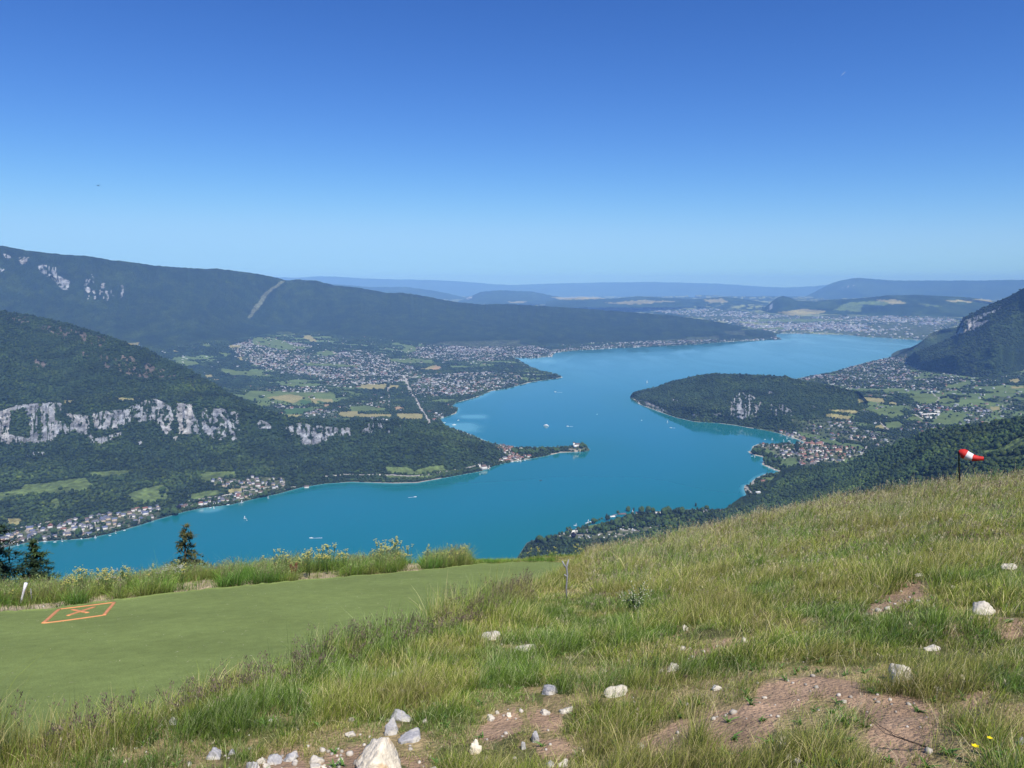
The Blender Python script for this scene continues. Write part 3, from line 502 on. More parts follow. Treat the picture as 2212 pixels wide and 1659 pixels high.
# wooded slope below the meadow
eR = [(1545,1112),(1600,1098),(1646,1081),(1672,1050),(1696,1027),(1758,1003),(1833,1000),(1864,984),(1911,965),(1964,949),(2020,925),(2114,918),(2212,902),(2340,880)]
eRr = [(1545,2650),(1600,2700),(1646,2790),(1696,3100),(1758,3220),(1833,3180),(1911,3000),(2020,2750),(2114,2650),(2212,2500),(2340,2400)]
_, _, _, P2 = sheet("slope", 1545, 2340, [([(1545,1200),(1700,1200),(2340,1180)], [(1545,2200),(1700,2120),(1900,1850),(2212,1500),(2340,1400)]), ([(1545,1155),(1700,1110),(1850,1060),(2020,1010),(2212,990),(2340,970)], [(1545,2420),(1700,2560),(1850,2500),(2020,2250),(2212,2050),(2340,1950)]), (eR, eRr)], 1.6, 1.6, noise=(22, 200), gully=24, backdrop=(500, -300), seed=12, treesp=8.6)
# distant hills
def far_ridge(name, ridge, base_v, r0, seed, nz=(150, 1500), gy=0, cls='far'):
    u0, u1 = ridge[0][0], ridge[-1][0]
    sheet(name, u0, u1, [([(u0, base_v), (u1, base_v)], [(u0, r0 * .86), (u1, r0 * .86)]), (ridge, [(u0, r0), (u1, r0)])], 3, 2, noise=nz, gully=gy, backdrop=(r0 * .08, -900), cls=cls, seed=seed, jag=.8)
far_ridge("distant_hill", [(1640,672),(1655,662),(1668,650),(1680,642),(1690,639),(1700,641),(1720,649),(1760,651),(1800,647),(1850,645),(1920,638),(1980,637),(2050,640),(2100,643),(2140,650),(2300,672)], 692, 18500, 20, (260, 1800), 300)
far_ridge("distant_mountain", [(1700,650),(1745,638),(1780,620),(1800,610),(1820,605),(1850,600),(1880,602),(1930,606),(1990,606),(2100,606),(2300,603)], 652, 36000, 22, (300, 3000), 400)
far_ridge("distant_mountain", [(560,598),(640,600),(680,597),(720,597),(760,600),(800,602),(830,603),(900,604),(960,606),(1010,609),(1060,613),(1100,616),(1170,613),(1300,610),(1420,609),(1560,613),(1640,619),(1700,621),(1760,618),(1820,612)], 648, 56000, 24, (500, 5000), 500)
far_ridge("distant_hill", [(700,612),(800,620),(880,620),(930,627),(960,632),(1000,641),(1030,651)], 656, 33000, 26, (300, 2500), 400)
far_ridge("distant_hill", [(985,652),(1010,643),(1040,630),(1080,627),(1150,630),(1200,640),(1240,647),(1290,653)], 657, 29000, 28, (300, 2500), 300)
far_ridge("distant_hill", [(1180,652),(1220,645),(1260,642),(1320,645),(1380,640),(1420,642),(1500,646),(1560,641),(1600,645),(1660,655)], 664, 23000, 30, (300, 2000), 200)
0 and far_ridge("distant_hill", [(1380,668),(1450,660),(1520,657),(1580,662),(1640,664),(1700,672)], 678, 17500, 32, (200, 1500), 100)

# ---------------------------------------------------------------- the valley floor
def floor_grid(vtop, vbot, su, sv, u0=-300, u1=2340):
    u = np.arange(u0, u1 + su, su); v = np.arange(vtop, vbot + sv, sv)
    Ug, Vg = np.meshgrid(u, v, indexing='ij'); x, y, z, sd = hit(Ug, Vg, 9); return Ug, Vg, x, y, z, sd
TREES = []; TOWNH = []
Ug, Vg, X, Y, Z, SD = floor_grid(640, 1215, 2.0, 1.25)
col, tree, k, q = colour(Ug, Vg, X, Y, 1.2)
rd = np.hypot(X, Y)
# hedges and fields where nothing else was traced
bo = (k == 0); cell = hsh(np.floor(X / 170 + vn(X / 90, Y / 90, 4)), np.floor(Y / 120 + vn(X / 80, Y / 80, 6)), 3)
wood = fbm(X / 420, Y / 420, 15, 3)
mfar = bo & (rd > 12500); ff = mfar & (wood < .5) & (cell > .35)
col[ff] = (np.array((.15, .17, .07)) * (.7 + .9 * cell[..., None]))[ff]; tree[ff] = .05
mf = bo & ~mfar & (wood < np.where(X > 600, .56, .44)) & (cell > np.where(X > 600, .3, .45)) & (SD > 60) & (rd > np.where(X > 600, 3000, 4200)); col[mf] = (np.array((.09, .13, .045)) * (.7 + .6 * cell[..., None]))[mf]; tree[mf] = .05
be = (SD > -2) & (SD < 7 + 5 * vn(X / 60, Y / 60, 3)) & (vn(X / 200, Y / 200, 12) > .42); be &= ~((X > 0) & (rd < 2700)); col[be] = (.33, .30, .25); tree[be] = 0
tree[SD < 5] = 0
col[SD < 0] = (.30, .36, .28)
mk_floor = tag(mk("valley_floor", np.stack([X, Y, Z], -1), [grid_faces(*X.shape)], M['land'], col.reshape(-1, 3), smooth=True), "green and built-up valley floor around the lake", kind='structure')
tp = tree * np.where(k == TN, .35 + .6 * (fbm(X / 160, Y / 160, 44, 3) > .5), 1); tp = np.where((k == GR), .26, tp); tp[SD < 6] = 0
Pn = scatter(X, Y, Z, np.where(rd < 5200, tp, 0), 11.5); Pf = scatter(X, Y, Z, np.where((rd >= 5200) & (rd < 11500), tp, 0), 21)
# town houses beyond the nearest ones: one mass
Q1 = scatter(X, Y, Z, np.where((k == TN) & ((rd < 11000) | (X < -1200)) & (SD > 12), q * (.32 + .95 * sm(.4, .62, fbm(X / 230, Y / 230, 45, 4))), 0), 29); Q2 = scatter(X, Y, Z, np.where((k == TN) & (rd >= 11000) & (X >= -1200) & (SD > 30), q * (.1 + 1.5 * sm(.42, .62, fbm(X / 500, Y / 400, 46, 4))), 0), 66)
Q3 = scatter(X, Y, Z, np.where((k == 0) & (rd > np.where(X > 600, 2900, 4500)) & (rd < 16000) & (SD > 30), np.where(X > 600, .085, .035), 0) + np.where((k == G_) & (rd > 5000), .02, 0), 30)
def town(name, P, lo_, hi_, label, white=.5):
    n = len(P); L = RNG.uniform(lo_, hi_, n) * RNG.choice([1, 1, 1, 1.6], n); W = L * RNG.uniform(.6, .85, n); H = RNG.uniform(4.5, 8, n) * (1 + (lo_ > 18) * .9); rh = RNG.uniform(1.5, 3.5, n)
    flat = RNG.random(n) < (.6 if lo_ > 18 else .06); rh[flat] = .3
    a = np.round(fbm(P[:, 0] / 300, P[:, 1] / 300, 71, 2) * 4) * .5 + RNG.normal(0, .12, n) + RNG.choice([0, 1.571], n); c, s = np.cos(a), np.sin(a)
    base = np.array([(-1, -1, 0), (1, -1, 0), (1, 1, 0), (-1, 1, 0), (-1, -1, 1), (1, -1, 1), (1, 1, 1), (-1, 1, 1)]) * .5; base[:, 2] *= 2
    def place(b, zs):
        x = b[None, :, 0] * L[:, None]; y = b[None, :, 1] * W[:, None]
        return np.stack([x * c[:, None] - y * s[:, None] + P[:, 0:1], x * s[:, None] + y * c[:, None] + P[:, 1:2], zs + P[:, 2:3] - 1], -1)
    Vb = place(base, base[None, :, 2] * H[:, None])
    rb_ = np.array([(-.56, -.6, 0), (.56, -.6, 0), (.56, .6, 0), (-.56, .6, 0), (-.5, 0, 1), (.5, 0, 1)])
    Vr = place(rb_, H[:, None] + .02 + rb_[None, :, 2] * rh[:, None])
    wc = np.where(RNG.random((n, 1)) < .25, np.array([[.5, .42, .32]]), np.array([[.78, .76, .73]])) * RNG.uniform(.85, 1.1, (n, 1))
    pal = np.array([(.15, .15, .17), (.19, .18, .19), (.26, .12, .085), (.20, .13, .10), (.11, .11, .13)]); rc = pal[RNG.choice(5, n, p=[.30, .1, .2, .2, .2])] * RNG.uniform(.8, 1.3, (n, 1))
    wf = flat | (RNG.random(n) < .2); rc[wf] = RNG.uniform(.4, .8, (wf.sum(), 1))
    V = np.concatenate([Vb, Vr], 1); cc = np.concatenate([np.repeat(wc[:, None], 8, 1), np.repeat(rc[:, None], 6, 1)], 1)
    o = (np.arange(n) * 14)[:, None, None]
    qf = np.array([(0, 1, 5, 4), (1, 2, 6, 5), (2, 3, 7, 6), (3, 0, 4, 7), (8, 9, 13, 12), (10, 11, 12, 13), (11, 10, 9, 8)]); tf = np.array([(9, 10, 13), (11, 8, 12)])
    return tag(mk(name, V, [(qf[None] + o).reshape(-1, 4), (tf[None] + o).reshape(-1, 3)], M['houses'], cc.reshape(-1, 3)), label, kind='stuff')
town("town_houses", np.concatenate([Q1, Q3]), 10, 17, "mass of small houses of the towns across the valley floor")
town("city_buildings", Q2, 22, 48, "pale city blocks at the far end of the lake")
blobs("woodland", P1, RNG.lognormal(1.66, .26, len(P1)), RNG.lognormal(2.22, .22, len(P1)), tree_cols(P1, len(P1)), ICO1, label="dense dark green woodland covering the cliff hill")
blobs("woodland", P2, RNG.lognormal(1.5, .26, len(P2)), RNG.lognormal(2.2, .22, len(P2)), tree_cols(P2, len(P2)) * 1.3, ICO2, jit=.18, label="dense green woodland on the slope below the meadow")
blobs("woodland", P4, RNG.uniform(4.5, 7.5, len(P4)), RNG.uniform(7, 12, len(P4)), tree_cols(P4, len(P4)), ICO1, label="dense woodland covering the low headland in the lake")
blobs("woodland", P3, RNG.uniform(7, 11, len(P3)), RNG.uniform(10, 18, len(P3)), tree_cols(P3, len(P3)) * .8, ICO1, label="dark forest on the steep mountain flank")
blobs("woodland", Pn, RNG.uniform(3.5, 6.5, len(Pn)), RNG.uniform(7, 13, len(Pn)), tree_cols(Pn, len(Pn)), ICO1, label="hedges and copses on the near valley floor")
blobs("woodland", Pf, RNG.uniform(7, 12, len(Pf)), RNG.uniform(9, 14, len(Pf)), tree_cols(Pf, len(Pf)), ICO1, label="hedges and copses among the fields and towns of the valley floor")
print("COUNTS", len(P1), len(P2), len(P3), len(P4), len(Pn), len(Pf), len(Q1), len(Q2), len(Q3))

# ---------------------------------------------------------------- the lake
u = np.arange(-700, 2343, 3.0); v = np.arange(712, 1520, 2.2)
Uw, Vw = np.meshgrid(u, v, indexing='ij'); dx, dy, dz = ray(Uw, Vw); r = LAKE / dz; Xw, Yw = dx * r, dy * r
SDw = -shore_sd(Xw, Yw)
shal = .75 * (1 - sm(0, 1, SDw / (7 + 26 * vn(Xw / 260, Yw / 260, 3) ** 2 + 60 * sm(4200, 5200, np.hypot(Xw, Yw)) * (Xw < 0) * (vn(Xw / 700, Yw / 700, 13) > .35)))) * (SDw > -30) * (1 - sm(2900, 2500, np.hypot(Xw, Yw)) * (Xw > 0))
bays = [((1160, 778), 330), ((985, 925), 200), ((1015, 900), 120), ((452, 1098), 60), ((1640, 975), 30)]
for (bu, bv), rad in bays:
    a, b, c_ = ray(bu, bv); rr_ = LAKE / c_; dd = np.hypot(Xw - a * rr_, Yw - b * rr_); shal = np.maximum(shal, .75 * (1 - sm(.35, 1, dd / rad + .5 * (vn(Xw / 80, Yw / 80, 2) - .5))))
green = sm(.35, .65, fbm(Xw / 900, Yw / 900, 8, 2)) * .25 + .5 * (1 - sm(60, 380, SDw))
deep = np.array((.001, .130, .160)); grn = np.array((.001, .122, .116)); sh_ = np.array((.10, .30, .33))
cw = deep * (1 - green[..., None]) + grn * green[..., None]; cw = cw * (1 - shal[..., None]) + sh_ * shal[..., None]
mw = bpy.data.materials.new("lake_water"); mw.use_nodes = True; n = mw.node_tree; L = n.links; b = n.nodes["Principled BSDF"]
vc = n.nodes.new("ShaderNodeVertexColor"); vc.layer_name = "Col"; L.new(vc.outputs[0], b.inputs["Base Color"]); b.inputs["IOR"].default_value = 1.33
tc = n.nodes.new("ShaderNodeTexCoord"); mp = n.nodes.new("ShaderNodeMapping"); mp.inputs["Scale"].default_value = (.0022, .0007, 1); mp.inputs["Rotation"].default_value = (0, 0, .35); L.new(tc.outputs["Object"], mp.inputs[0])
nz = n.nodes.new("ShaderNodeTexNoise"); nz.inputs["Scale"].default_value = 1; nz.inputs["Detail"].default_value = 6; nz.inputs["Distortion"].default_value = 1.2; L.new(mp.outputs[0], nz.inputs["Vector"])
mr = n.nodes.new("ShaderNodeMapRange"); mr.inputs[1].default_value = .45; mr.inputs[2].default_value = .6; mr.inputs[3].default_value = .12; mr.inputs[4].default_value = .05; L.new(nz.outputs[0], mr.inputs[0]); L.new(mr.outputs[0], b.inputs["Roughness"])
nb = n.nodes.new("ShaderNodeTexNoise"); nb.inputs["Scale"].default_value = .18; nb.inputs["Detail"].default_value = 3; L.new(tc.outputs["Object"], nb.inputs["Vector"])
bp = n.nodes.new("ShaderNodeBump"); bp.inputs["Strength"].default_value = .03; bp.inputs["Distance"].default_value = .2; L.new(nb.outputs[0], bp.inputs["Height"]); L.new(bp.outputs[0], b.inputs["Normal"])
tag(mk("lake", np.stack([Xw, Yw, np.full_like(Xw, LAKE)], -1), [grid_faces(*Xw.shape)], mw, cw.reshape(-1, 3), smooth=True), "turquoise lake winding through the valley", kind='structure')

# ---------------------------------------------------------------- the hillside we stand on
EYE = 1.62
SKY = [(-700,1330,16),(-300,1315,16.5),(0,1296,17),(120,1287,17),(240,1276,17.2),(470,1252,17.5),(700,1237,17.8),(960,1220,18.2),(1040,1216,18.5),(1130,1214,19),(1250,1203,20),(1400,1187,21),(1560,1152,22.5),(1700,1114,24),(1850,1090,25.5),(2000,1070,26.5),(2212,1040,28),(2500,1020,30),(2900,1010,32)]
sk = np.array(SKY, float); kx, ky, kz = ray(sk[:, 0], sk[:, 1]); KAZ = np.arctan2(kx, ky); KS = -kz - EYE / sk[:, 2]; KR = sk[:, 2]
KAZ2 = np.concatenate([[-math.pi, -1.6], KAZ, [1.6, math.pi]]); KS2 = np.concatenate([[-.3, 0.02], KS, [0.0, -.3]]); KR2 = np.concatenate([[20, 16], KR, [32, 20]])
def fg_s(az): return np.interp(az, KAZ2, KS2), np.interp(az, KAZ2, KR2)
def fgz(x, y, rough=True):
    az = np.arctan2(x, y); r = np.hypot(x, y); s, rs = fg_s(az); e = np.maximum(r - rs, 0)
    z = -EYE - s * r - np.where(e < 9, .032 * e * e, .032 * 81 + .576 * (e - 9))
    if rough: z = z + ((fbm(x * .9, y * .9, 51, 3) - .5) * .16 + (fbm(x * 4, y * 4, 52, 2) - .5) * .05) * turf_out(x, y)
    return z
TU = [(-160,1340),(0,1326),(60,1322),(120,1316),(240,1300),(380,1283),(470,1273),(600,1262),(720,1251),(850,1240),(960,1231),(1040,1222),(1120,1217),(1200,1217),(1232,1222)]
TL = [(-160,1640),(0,1622),(200,1580),(350,1540),(500,1480),(640,1438),(760,1396),(900,1362),(1050,1318),(1150,1270),(1200,1240),(1232,1223)]
def turf_out(x, y):
    u, v = proj(x, y, -EYE - fg_s(np.arctan2(x, y))[0] * np.hypot(x, y)); t = ip(u, TU); b = ip(u, TL)
    d = np.maximum(t - v, v - b); return np.where((u < 1232) & (y > 1), sm(0, 14, d), 1.0)
def fg_at(u, v):
    """point of the hillside seen through a measured point"""
    dx, dy, dz = ray(u, v); s, rs = fg_s(np.arctan2(dx, dy)); r = EYE / np.maximum(-dz - s, .02); r = np.minimum(r, rs * 1.0)
    return dx * r, dy * r
az = np.concatenate([np.linspace(-math.pi, -.75, 60)[:-1], np.linspace(-.75, .75, 560), np.linspace(.75, math.pi, 60)[1:]])
r_ = np.concatenate([np.geomspace(.3, 3, 12)[:-1], np.geomspace(3, 34, 360), np.geomspace(36, 1250, 26)])
AZ, RR = np.meshgrid(az, r_, indexing='ij'); Xf, Yf = RR * np.sin(AZ), RR * np.cos(AZ); Zf = fgz(Xf, Yf)
Uf, Vf = proj(Xf, np.where(Yf > .5, Yf, .5), Zf)
SO = np.zeros((NR, NC), np.uint8); save = CLS; CLS = SO; cs = COV; COV = np.ones((NR, NC), np.float32)
for c_, p_ in SOIL: paint(BE, c_, p_)
SOC = CLS; CLS = save; COV = cs
def soil_at(x, y, z=None, j=7):
    if z is None: z = fgz(x, y, False)
    u, v = proj(x, np.maximum(y, .5), z); u2 = u + (vn(x * 6, y * 6, 81) - .5) * j * 3 + (vn(x * 20, y * 20, 83) - .5) * j; v2 = v + (vn(x * 6, y * 6, 82) - .5) * j * 3
    i = np.clip(v2.astype(int), 0, NR - 1); k = np.clip((u2 + UO).astype(int), 0, NC - 1)
    bare = (SOC[i, k] == BE); strip = (u < 1010) & (v > ip(u, TU) - 15 - 9 * vn(x * .7, y * .7, 9)) & (v < ip(u, TU) + 2) & np.any([(u > a_) & (u < b_) for a_, b_ in ((-300, 150), (185, 245), (268, 300), (365, 475), (520, 545), (640, 745), (865, 915))], axis=0)
    return bare, strip, u, v
bare, strip, uu, vv = soil_at(Xf, Yf, Zf)
nn = fbm(Xf * 3, Yf * 3, 61, 3)[..., None]
gc = np.array((.155, .150, .060)) * (.5 + 1.0 * nn); sc_ = np.array((.36, .242, .155)) * (.7 + .6 * nn)
dry = (fbm(Xf * 2.3, Yf * 2.3, 65, 4) > .5)[..., None]; gc = np.where(dry | ((vv > 1440) & (fbm(Xf * 1.3, Yf * 1.3, 78, 3) < .54))[..., None], np.array((.30, .23, .12)) * (.7 + .6 * nn), gc)
gc = np.where(bare[..., None], sc_, gc); gc = np.where(strip[..., None], np.array((.44, .35, .23)) * (.75 + .5 * nn), gc)
far_ = (RR > 40)[..., None]; gc = np.where(far_, np.array((.05, .075, .03)), gc)
tag(mk("meadow_ground", np.stack([Xf, Yf, Zf], -1), [grid_faces(*Xf.shape)], mat("meadow_soil", rough=.95, attr=True, noise=((6, .18), (40, .15)), bump=(34, .9, .035), spec=.1), gc.reshape(-1, 3), smooth=True), "steep stony meadow slope underfoot", kind='structure')
# artificial turf of the take-off ramp
tu = np.linspace(-160, 1232, 300); tt = np.linspace(0, 1, 60)
UU = np.repeat(tu[:, None], 60, 1); jit_ = (fbm(UU * .06, UU * 0, 3, 3) - .5) * 5
VV = (ip(tu, TU)[:, None] + jit_) * (1 - tt) + ip(tu, TL)[:, None] * tt; tx, ty = fg_at(UU, VV); tz = fgz(tx, ty, False) + .035 + (fbm(tx * .6, ty * .6, 4, 2) - .5) * .05
TV = np.stack([tx, ty, tz], -1); TVb = TV.copy(); TVb[..., 2] -= .05
nT = UU.size; rim = [np.arange(300) * 60, np.arange(300) * 60 + 59]; rf = [np.stack([e[:-1], e[1:], e[1:] + nT, e[:-1] + nT], -1) for e in rim]
turf_m = mat("turf_carpet", (.185, .234, .070), rough=.9, noise=((.7, .10), (70, .22), (6, .10)), bump=(160, .8, .008), spec=.12)
tag(mk("turf_carpet", np.concatenate([TV.reshape(-1, 3), TVb.reshape(-1, 3)]), [grid_faces(300, 60)] + rf, turf_m), "green artificial turf carpet laid along the take-off strip beside the meadow", "turf carpet")
# orange take-off mark
om = mat("orange_paint", (.66, .27, .11), rough=.7, noise=(8, .12))
def strips(name, segs, parent):
    V, Fc = [], []
    for (a, b, wa, wb) in segs:
        a, b = np.array(a), np.array(b); d = (b - a) / np.linalg.norm(b - a); nrm = np.array((-d[1], d[0])); N = 14
        for i in range(N + 1):
            p = a + (b - a) * i / N; wd = wa + (wb - wa) * i / N
            for sg in (-.5, .5):
                q = p + nrm * wd * sg
                for dz_ in (.012, -.01): V.append((q[0], q[1], fgz(q[0], q[1], False) + .035 + (fbm(q[0] * .6, q[1] * .6, 4, 2) - .5) * .05 + dz_))
        o = len(V) - 4 * (N + 1)
        for i in range(N):
            k_ = o + 4 * i; Fc += [(k_, k_ + 4, k_ + 6, k_ + 2), (k_, k_ + 1, k_ + 5, k_ + 4), (k_ + 2, k_ + 6, k_ + 7, k_ + 3)]
        e = o + 4 * N; Fc += [(o, o + 2, o + 3, o + 1), (e, e + 1, e + 3, e + 2)]
    ob = mk(name, V, [np.array(Fc)], om); ob.parent = parent; return ob
def W2(c, x, y): a, b = tr(c, [(x, y)])[0]; q = fg_at(a, b); return float(q[0]), float(q[1])
mk_root = empty("ground_marking", (0, 0, 0), 0, "orange painted diamond frame with a cross inside, on the green turf", "marking")
q = [W2('E', 300, 1553), W2('E', 412, 1460), W2('E', 792, 1412), W2('E', 720, 1500)]
wd = .046
strips("frame", [(q[0], q[1], wd, wd), (q[1], q[2], wd, wd), (q[2], q[3], wd, wd), (q[3], q[0], wd, wd)], mk_root)
strips("cross", [(W2('E', 470, 1502), W2('E', 655, 1443), wd, wd), (W2('E', 500, 1462), W2('E', 606, 1483), wd * 1.2, wd * 1.2)], mk_root)

# rocks as measured: centre, width, height, kind of stone, label
ROCKS = [
 (817,1634,98,76,'w',"large peaked cream rock with ochre stains at the bottom of the slope"),
 (868,1546,52,26,'g',"grey slab with a cracked face above the large cream rock"),(841,1570,34,40,'g',"egg-shaped grey rock with pale streaks beside the cracked slab"),(893,1586,56,22,'g',"flat grey sliver of rock right of the large cream rock"),
 (1061,1373,48,22,'l',"pale hump-shaped rock at the lower edge of the tall purple grass"),(1327,1499,54,30,'l',"broad white rock in the grass in the middle of the meadow"),(1188,1503,40,26,'g',"narrow tilted grey rock left of the broad white rock"),
 (1225,1541,32,15,'l',"flat pale stone beside the path of bare earth"),(1180,1545,28,13,'l',"small pale flake of rock left of a flat pale stone"),(1060,1551,20,18,'l',"small angular white stone on brown earth"),(1074,1545,9,11,'l',"tiny white pebble touching a small angular white stone"),(1098,1552,14,11,'w',"small brownish stone on brown earth"),
 (1027,1613,26,34,'w',"small upright cream stone right of the large cream rock"),(1157,1592,20,28,'g',"pale grey upright stone on bare earth"),(1130,1607,14,20,'g',"narrow dark grey stone by the pale grey upright stone"),(1217,1646,24,22,'l',"round white stone near the bottom edge of the grass"),(1189,1652,26,14,'g',"grey stone low beside the round white stone"),
 (1455,1438,36,17,'l',"pale flat-topped rock beside a strip of bare earth"),(1428,1446,14,12,'l',"small white stone left of the flat-topped rock"),(1548,1491,28,14,'l',"small cream stone at the edge of the long grass"),(1479,1360,18,14,'l',"little tilted white stone in grass below the white-flowered plant"),(1610,1380,22,14,'l',"grey-white stone on a small earth bank"),
 (1942,1447,46,40,'l',"bright white rock in the grass above the bare earth"),(2126,1316,46,30,'l',"large white ridged rock on the right slope"),(2012,1389,38,12,'l',"low white rock half hidden in grass"),(2184,1226,30,10,'l',"pale rock high on the right slope under the skyline grass"),(1985,1245,22,8,'l',"thin pale rock in the upper meadow"),(1945,1200,18,9,'l',"tiny white rock near the top of the meadow"),
 (1703,1638,14,14,'l',"small white stone between grass tufts on the earth"),(1720,1648,18,16,'l',"rounded cream stone at the foot of the big tuft"),(1651,1509,10,8,'l',"tiny white stone on the wide patch of earth"),(2208,1600,14,20,'g',"grey rock cut by the right edge of the photo"),
 (463,1618,32,24,'g',"rough grey rock at the left end of the stone line"),(492,1649,24,20,'g',"square grey stone below the rough grey rock"),(500,1612,16,14,'g',"small grey stone beside the rough grey rock"),(545,1645,24,30,'g',"grey stone split by a dark crack in the stone line"),(565,1632,20,16,'l',"white stone on top of the stone line"),(590,1632,34,26,'g',"blue-grey angular stone in the stone line"),(625,1628,36,18,'g',"long flat grey stone in the stone line"),(576,1651,18,14,'l',"white stone low in the stone line"),
 (680,1635,34,24,'l',"cream stone left of the large cream rock"),(678,1650,30,20,'l',"rounded white stone low beside the large cream rock"),(700,1650,20,14,'w',"small ochre stone beside the large cream rock"),(737,1636,16,9,'w',"small yellow-brown stone left of the large cream rock"),
 (757,1584,24,13,'l',"small white stone above the large cream rock"),(912,1523,11,10,'l',"left one of two tiny white stones on brown earth"),(938,1525,12,10,'l',"right one of two tiny white stones on brown earth"),(850,1453,26,10,'w',"reddish flat stone on a small earth patch"),(868,1450,12,10,'l',"pale lump beside the reddish flat stone"),(820,1491,34,12,'l',"low weathered rock sunk in the grass"),(1135,1401,44,14,'l',"crumbling pale rock strewn with pebbles"),
 (375,1563,26,22,'g',"grey rock in the tall grass by the turf"),(1240,1262,0,0,'l',None)]
RK_XY = []
for u_, v_, w_, h_, m_, l_ in ROCKS:
    if l_: x_, y_ = fg_at(u_, v_ + h_ * .3); RK_XY.append((float(x_), float(y_), w_ / 1661 * math.hypot(float(x_), float(y_))))
def near_rock(x, y):
    m = np.zeros(x.shape, bool); r = np.hypot(x, y)
    for a_, b_, w_ in RK_XY:
        R0 = math.hypot(a_, b_); al = (x * a_ + y * b_) / R0 - R0; ac = np.abs(x * b_ - y * a_) / R0
        m |= (ac < w_ * .55 + .01) & (al > -.10 - .03 * R0) & (al < w_ * .5)
    return m
# ---------------------------------------------------------------- grass
gm = mat("grass_blades", rough=.5, attr=True, spec=.12, trans=.3)
def in_frame(u, v, m=60): return (u > -500) & (u < 2212 + 700) & (v > 900) & (v < 1659 + 3 * m)
def sample(n, r0, r1):
    a = RNG.uniform(-.72, .86, n); r = np.sqrt(RNG.uniform(r0 * r0, r1 * r1, n)); return r * np.sin(a), r * np.cos(a), r
def zone(x, y):
    """height of the growth, whether it is turf, bare, bank"""
    b_, st_, u, v = soil_at(x, y); t, l = ip(u, TU), ip(u, TL)
    on = (u < 1232) & (v > t - 2) & (v < l); bank = (v <= t - 2) & (u < 1200)
    dl = np.where(u < 1232, v - l, 999); ds = v - ip(u, [(a, b) for a, b, _ in SKY])
    nz_ = fbm(x * 1.3, y * 1.3, 71, 3)
    h = .045 + .105 * sm(.4, .7, nz_)
    edge = np.exp(-np.maximum(dl, 0) / 55.) * (dl > -5); h = h + .26 * edge * (.7 + .6 * nz_)
    sky_ = np.exp(-np.maximum(ds, 0) / 130.) * (u > 1150); h = h + .17 * sky_ * (.6 + .8 * nz_) * sm(1120, 1450, u) + .05 * np.exp(-np.maximum(ds, 0) / 330.) * (u > 1200)
    h = np.where(bank, .15 + .24 * nz_, h)
    sb = soil_at(x * (1 + .22 / np.maximum(np.hypot(x, y), 1)), y * (1 + .22 / np.maximum(np.hypot(x, y), 1)))[0]; h = np.where(sb & ~bank, h * .45, h); h = np.where((u > 1140) & (u < 1262) & (v < 1330), h * .45, h); h = np.where((u > 1010) & (u < 1190) & (ds < 30), .08, h)
    h = np.where(v > 1450, h * (.55 + .7 * nz_), h)
    return h, on, b_, st_, bank, u, v, np.where(bank, 0, edge), sky_, nz_
GV, GF4, GF3, GC = [], [], [], []; gcount = 0
def ribbons(P, H, A, B, Wd, Cr, Ct, seg):
    """grass blades: roots P, heights H, lean azimuth A, bend B (0..1), width Wd, colours root/tip"""
    global gcount
    n = len(P)
    if n == 0: return
    ts = np.linspace(0, 1, seg + 1); fa = RNG.uniform(0, 3.14, n); wx, wy = np.cos(fa), np.sin(fa); vs, cs_ = [], []
    for t in ts:
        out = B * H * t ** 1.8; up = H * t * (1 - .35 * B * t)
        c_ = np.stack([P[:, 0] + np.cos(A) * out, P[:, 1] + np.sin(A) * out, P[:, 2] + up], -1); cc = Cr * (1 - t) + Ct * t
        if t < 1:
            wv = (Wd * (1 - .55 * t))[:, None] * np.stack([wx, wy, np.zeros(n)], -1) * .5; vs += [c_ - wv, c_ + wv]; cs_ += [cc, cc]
        else: vs.append(c_); cs_.append(cc)
    m = 2 * seg + 1; V = np.stack(vs, 1); o = (np.arange(n) * m)[:, None, None] + gcount
    GV.append(V.reshape(-1, 3)); GC.append(np.stack(cs_, 1).reshape(-1, 3))
    qd = np.array([(2 * i, 2 * i + 1, 2 * i + 3, 2 * i + 2) for i in range(seg - 1)]); 
    if len(qd): GF4.append((qd[None] + o).reshape(-1, 4))
    GF3.append((np.array([[2 * seg - 2, 2 * seg - 1, 2 * seg]])[None] + o).reshape(-1, 3)); gcount += n * m
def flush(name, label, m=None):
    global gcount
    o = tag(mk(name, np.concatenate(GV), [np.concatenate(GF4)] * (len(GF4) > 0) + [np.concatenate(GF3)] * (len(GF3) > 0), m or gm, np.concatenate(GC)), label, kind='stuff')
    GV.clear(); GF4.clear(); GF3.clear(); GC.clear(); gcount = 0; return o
def gcol(n, nz_, tall):
    r = RNG.random(n); c = np.empty((n, 3)); c[:] = (.262, .340, .055); c *= RNG.uniform(.5, 1.5, (n, 1))
    c = c * (1 - .25 * nz_[:, None]) + np.array((.16, .20, .04)) * .25 * nz_[:, None]
    d = r < .19 + .12 * tall; c[d] = np.array((.72, .65, .33)) * RNG.uniform(.7, 1.2, (d.sum(), 1))
    e = (r > .86); c[e] = np.array((.075, .14, .045)) * RNG.uniform(.7, 1.2, (e.sum(), 1)); f = (r > .80) & (r < .86); c[f] = (.33, .38, .09)
    return c
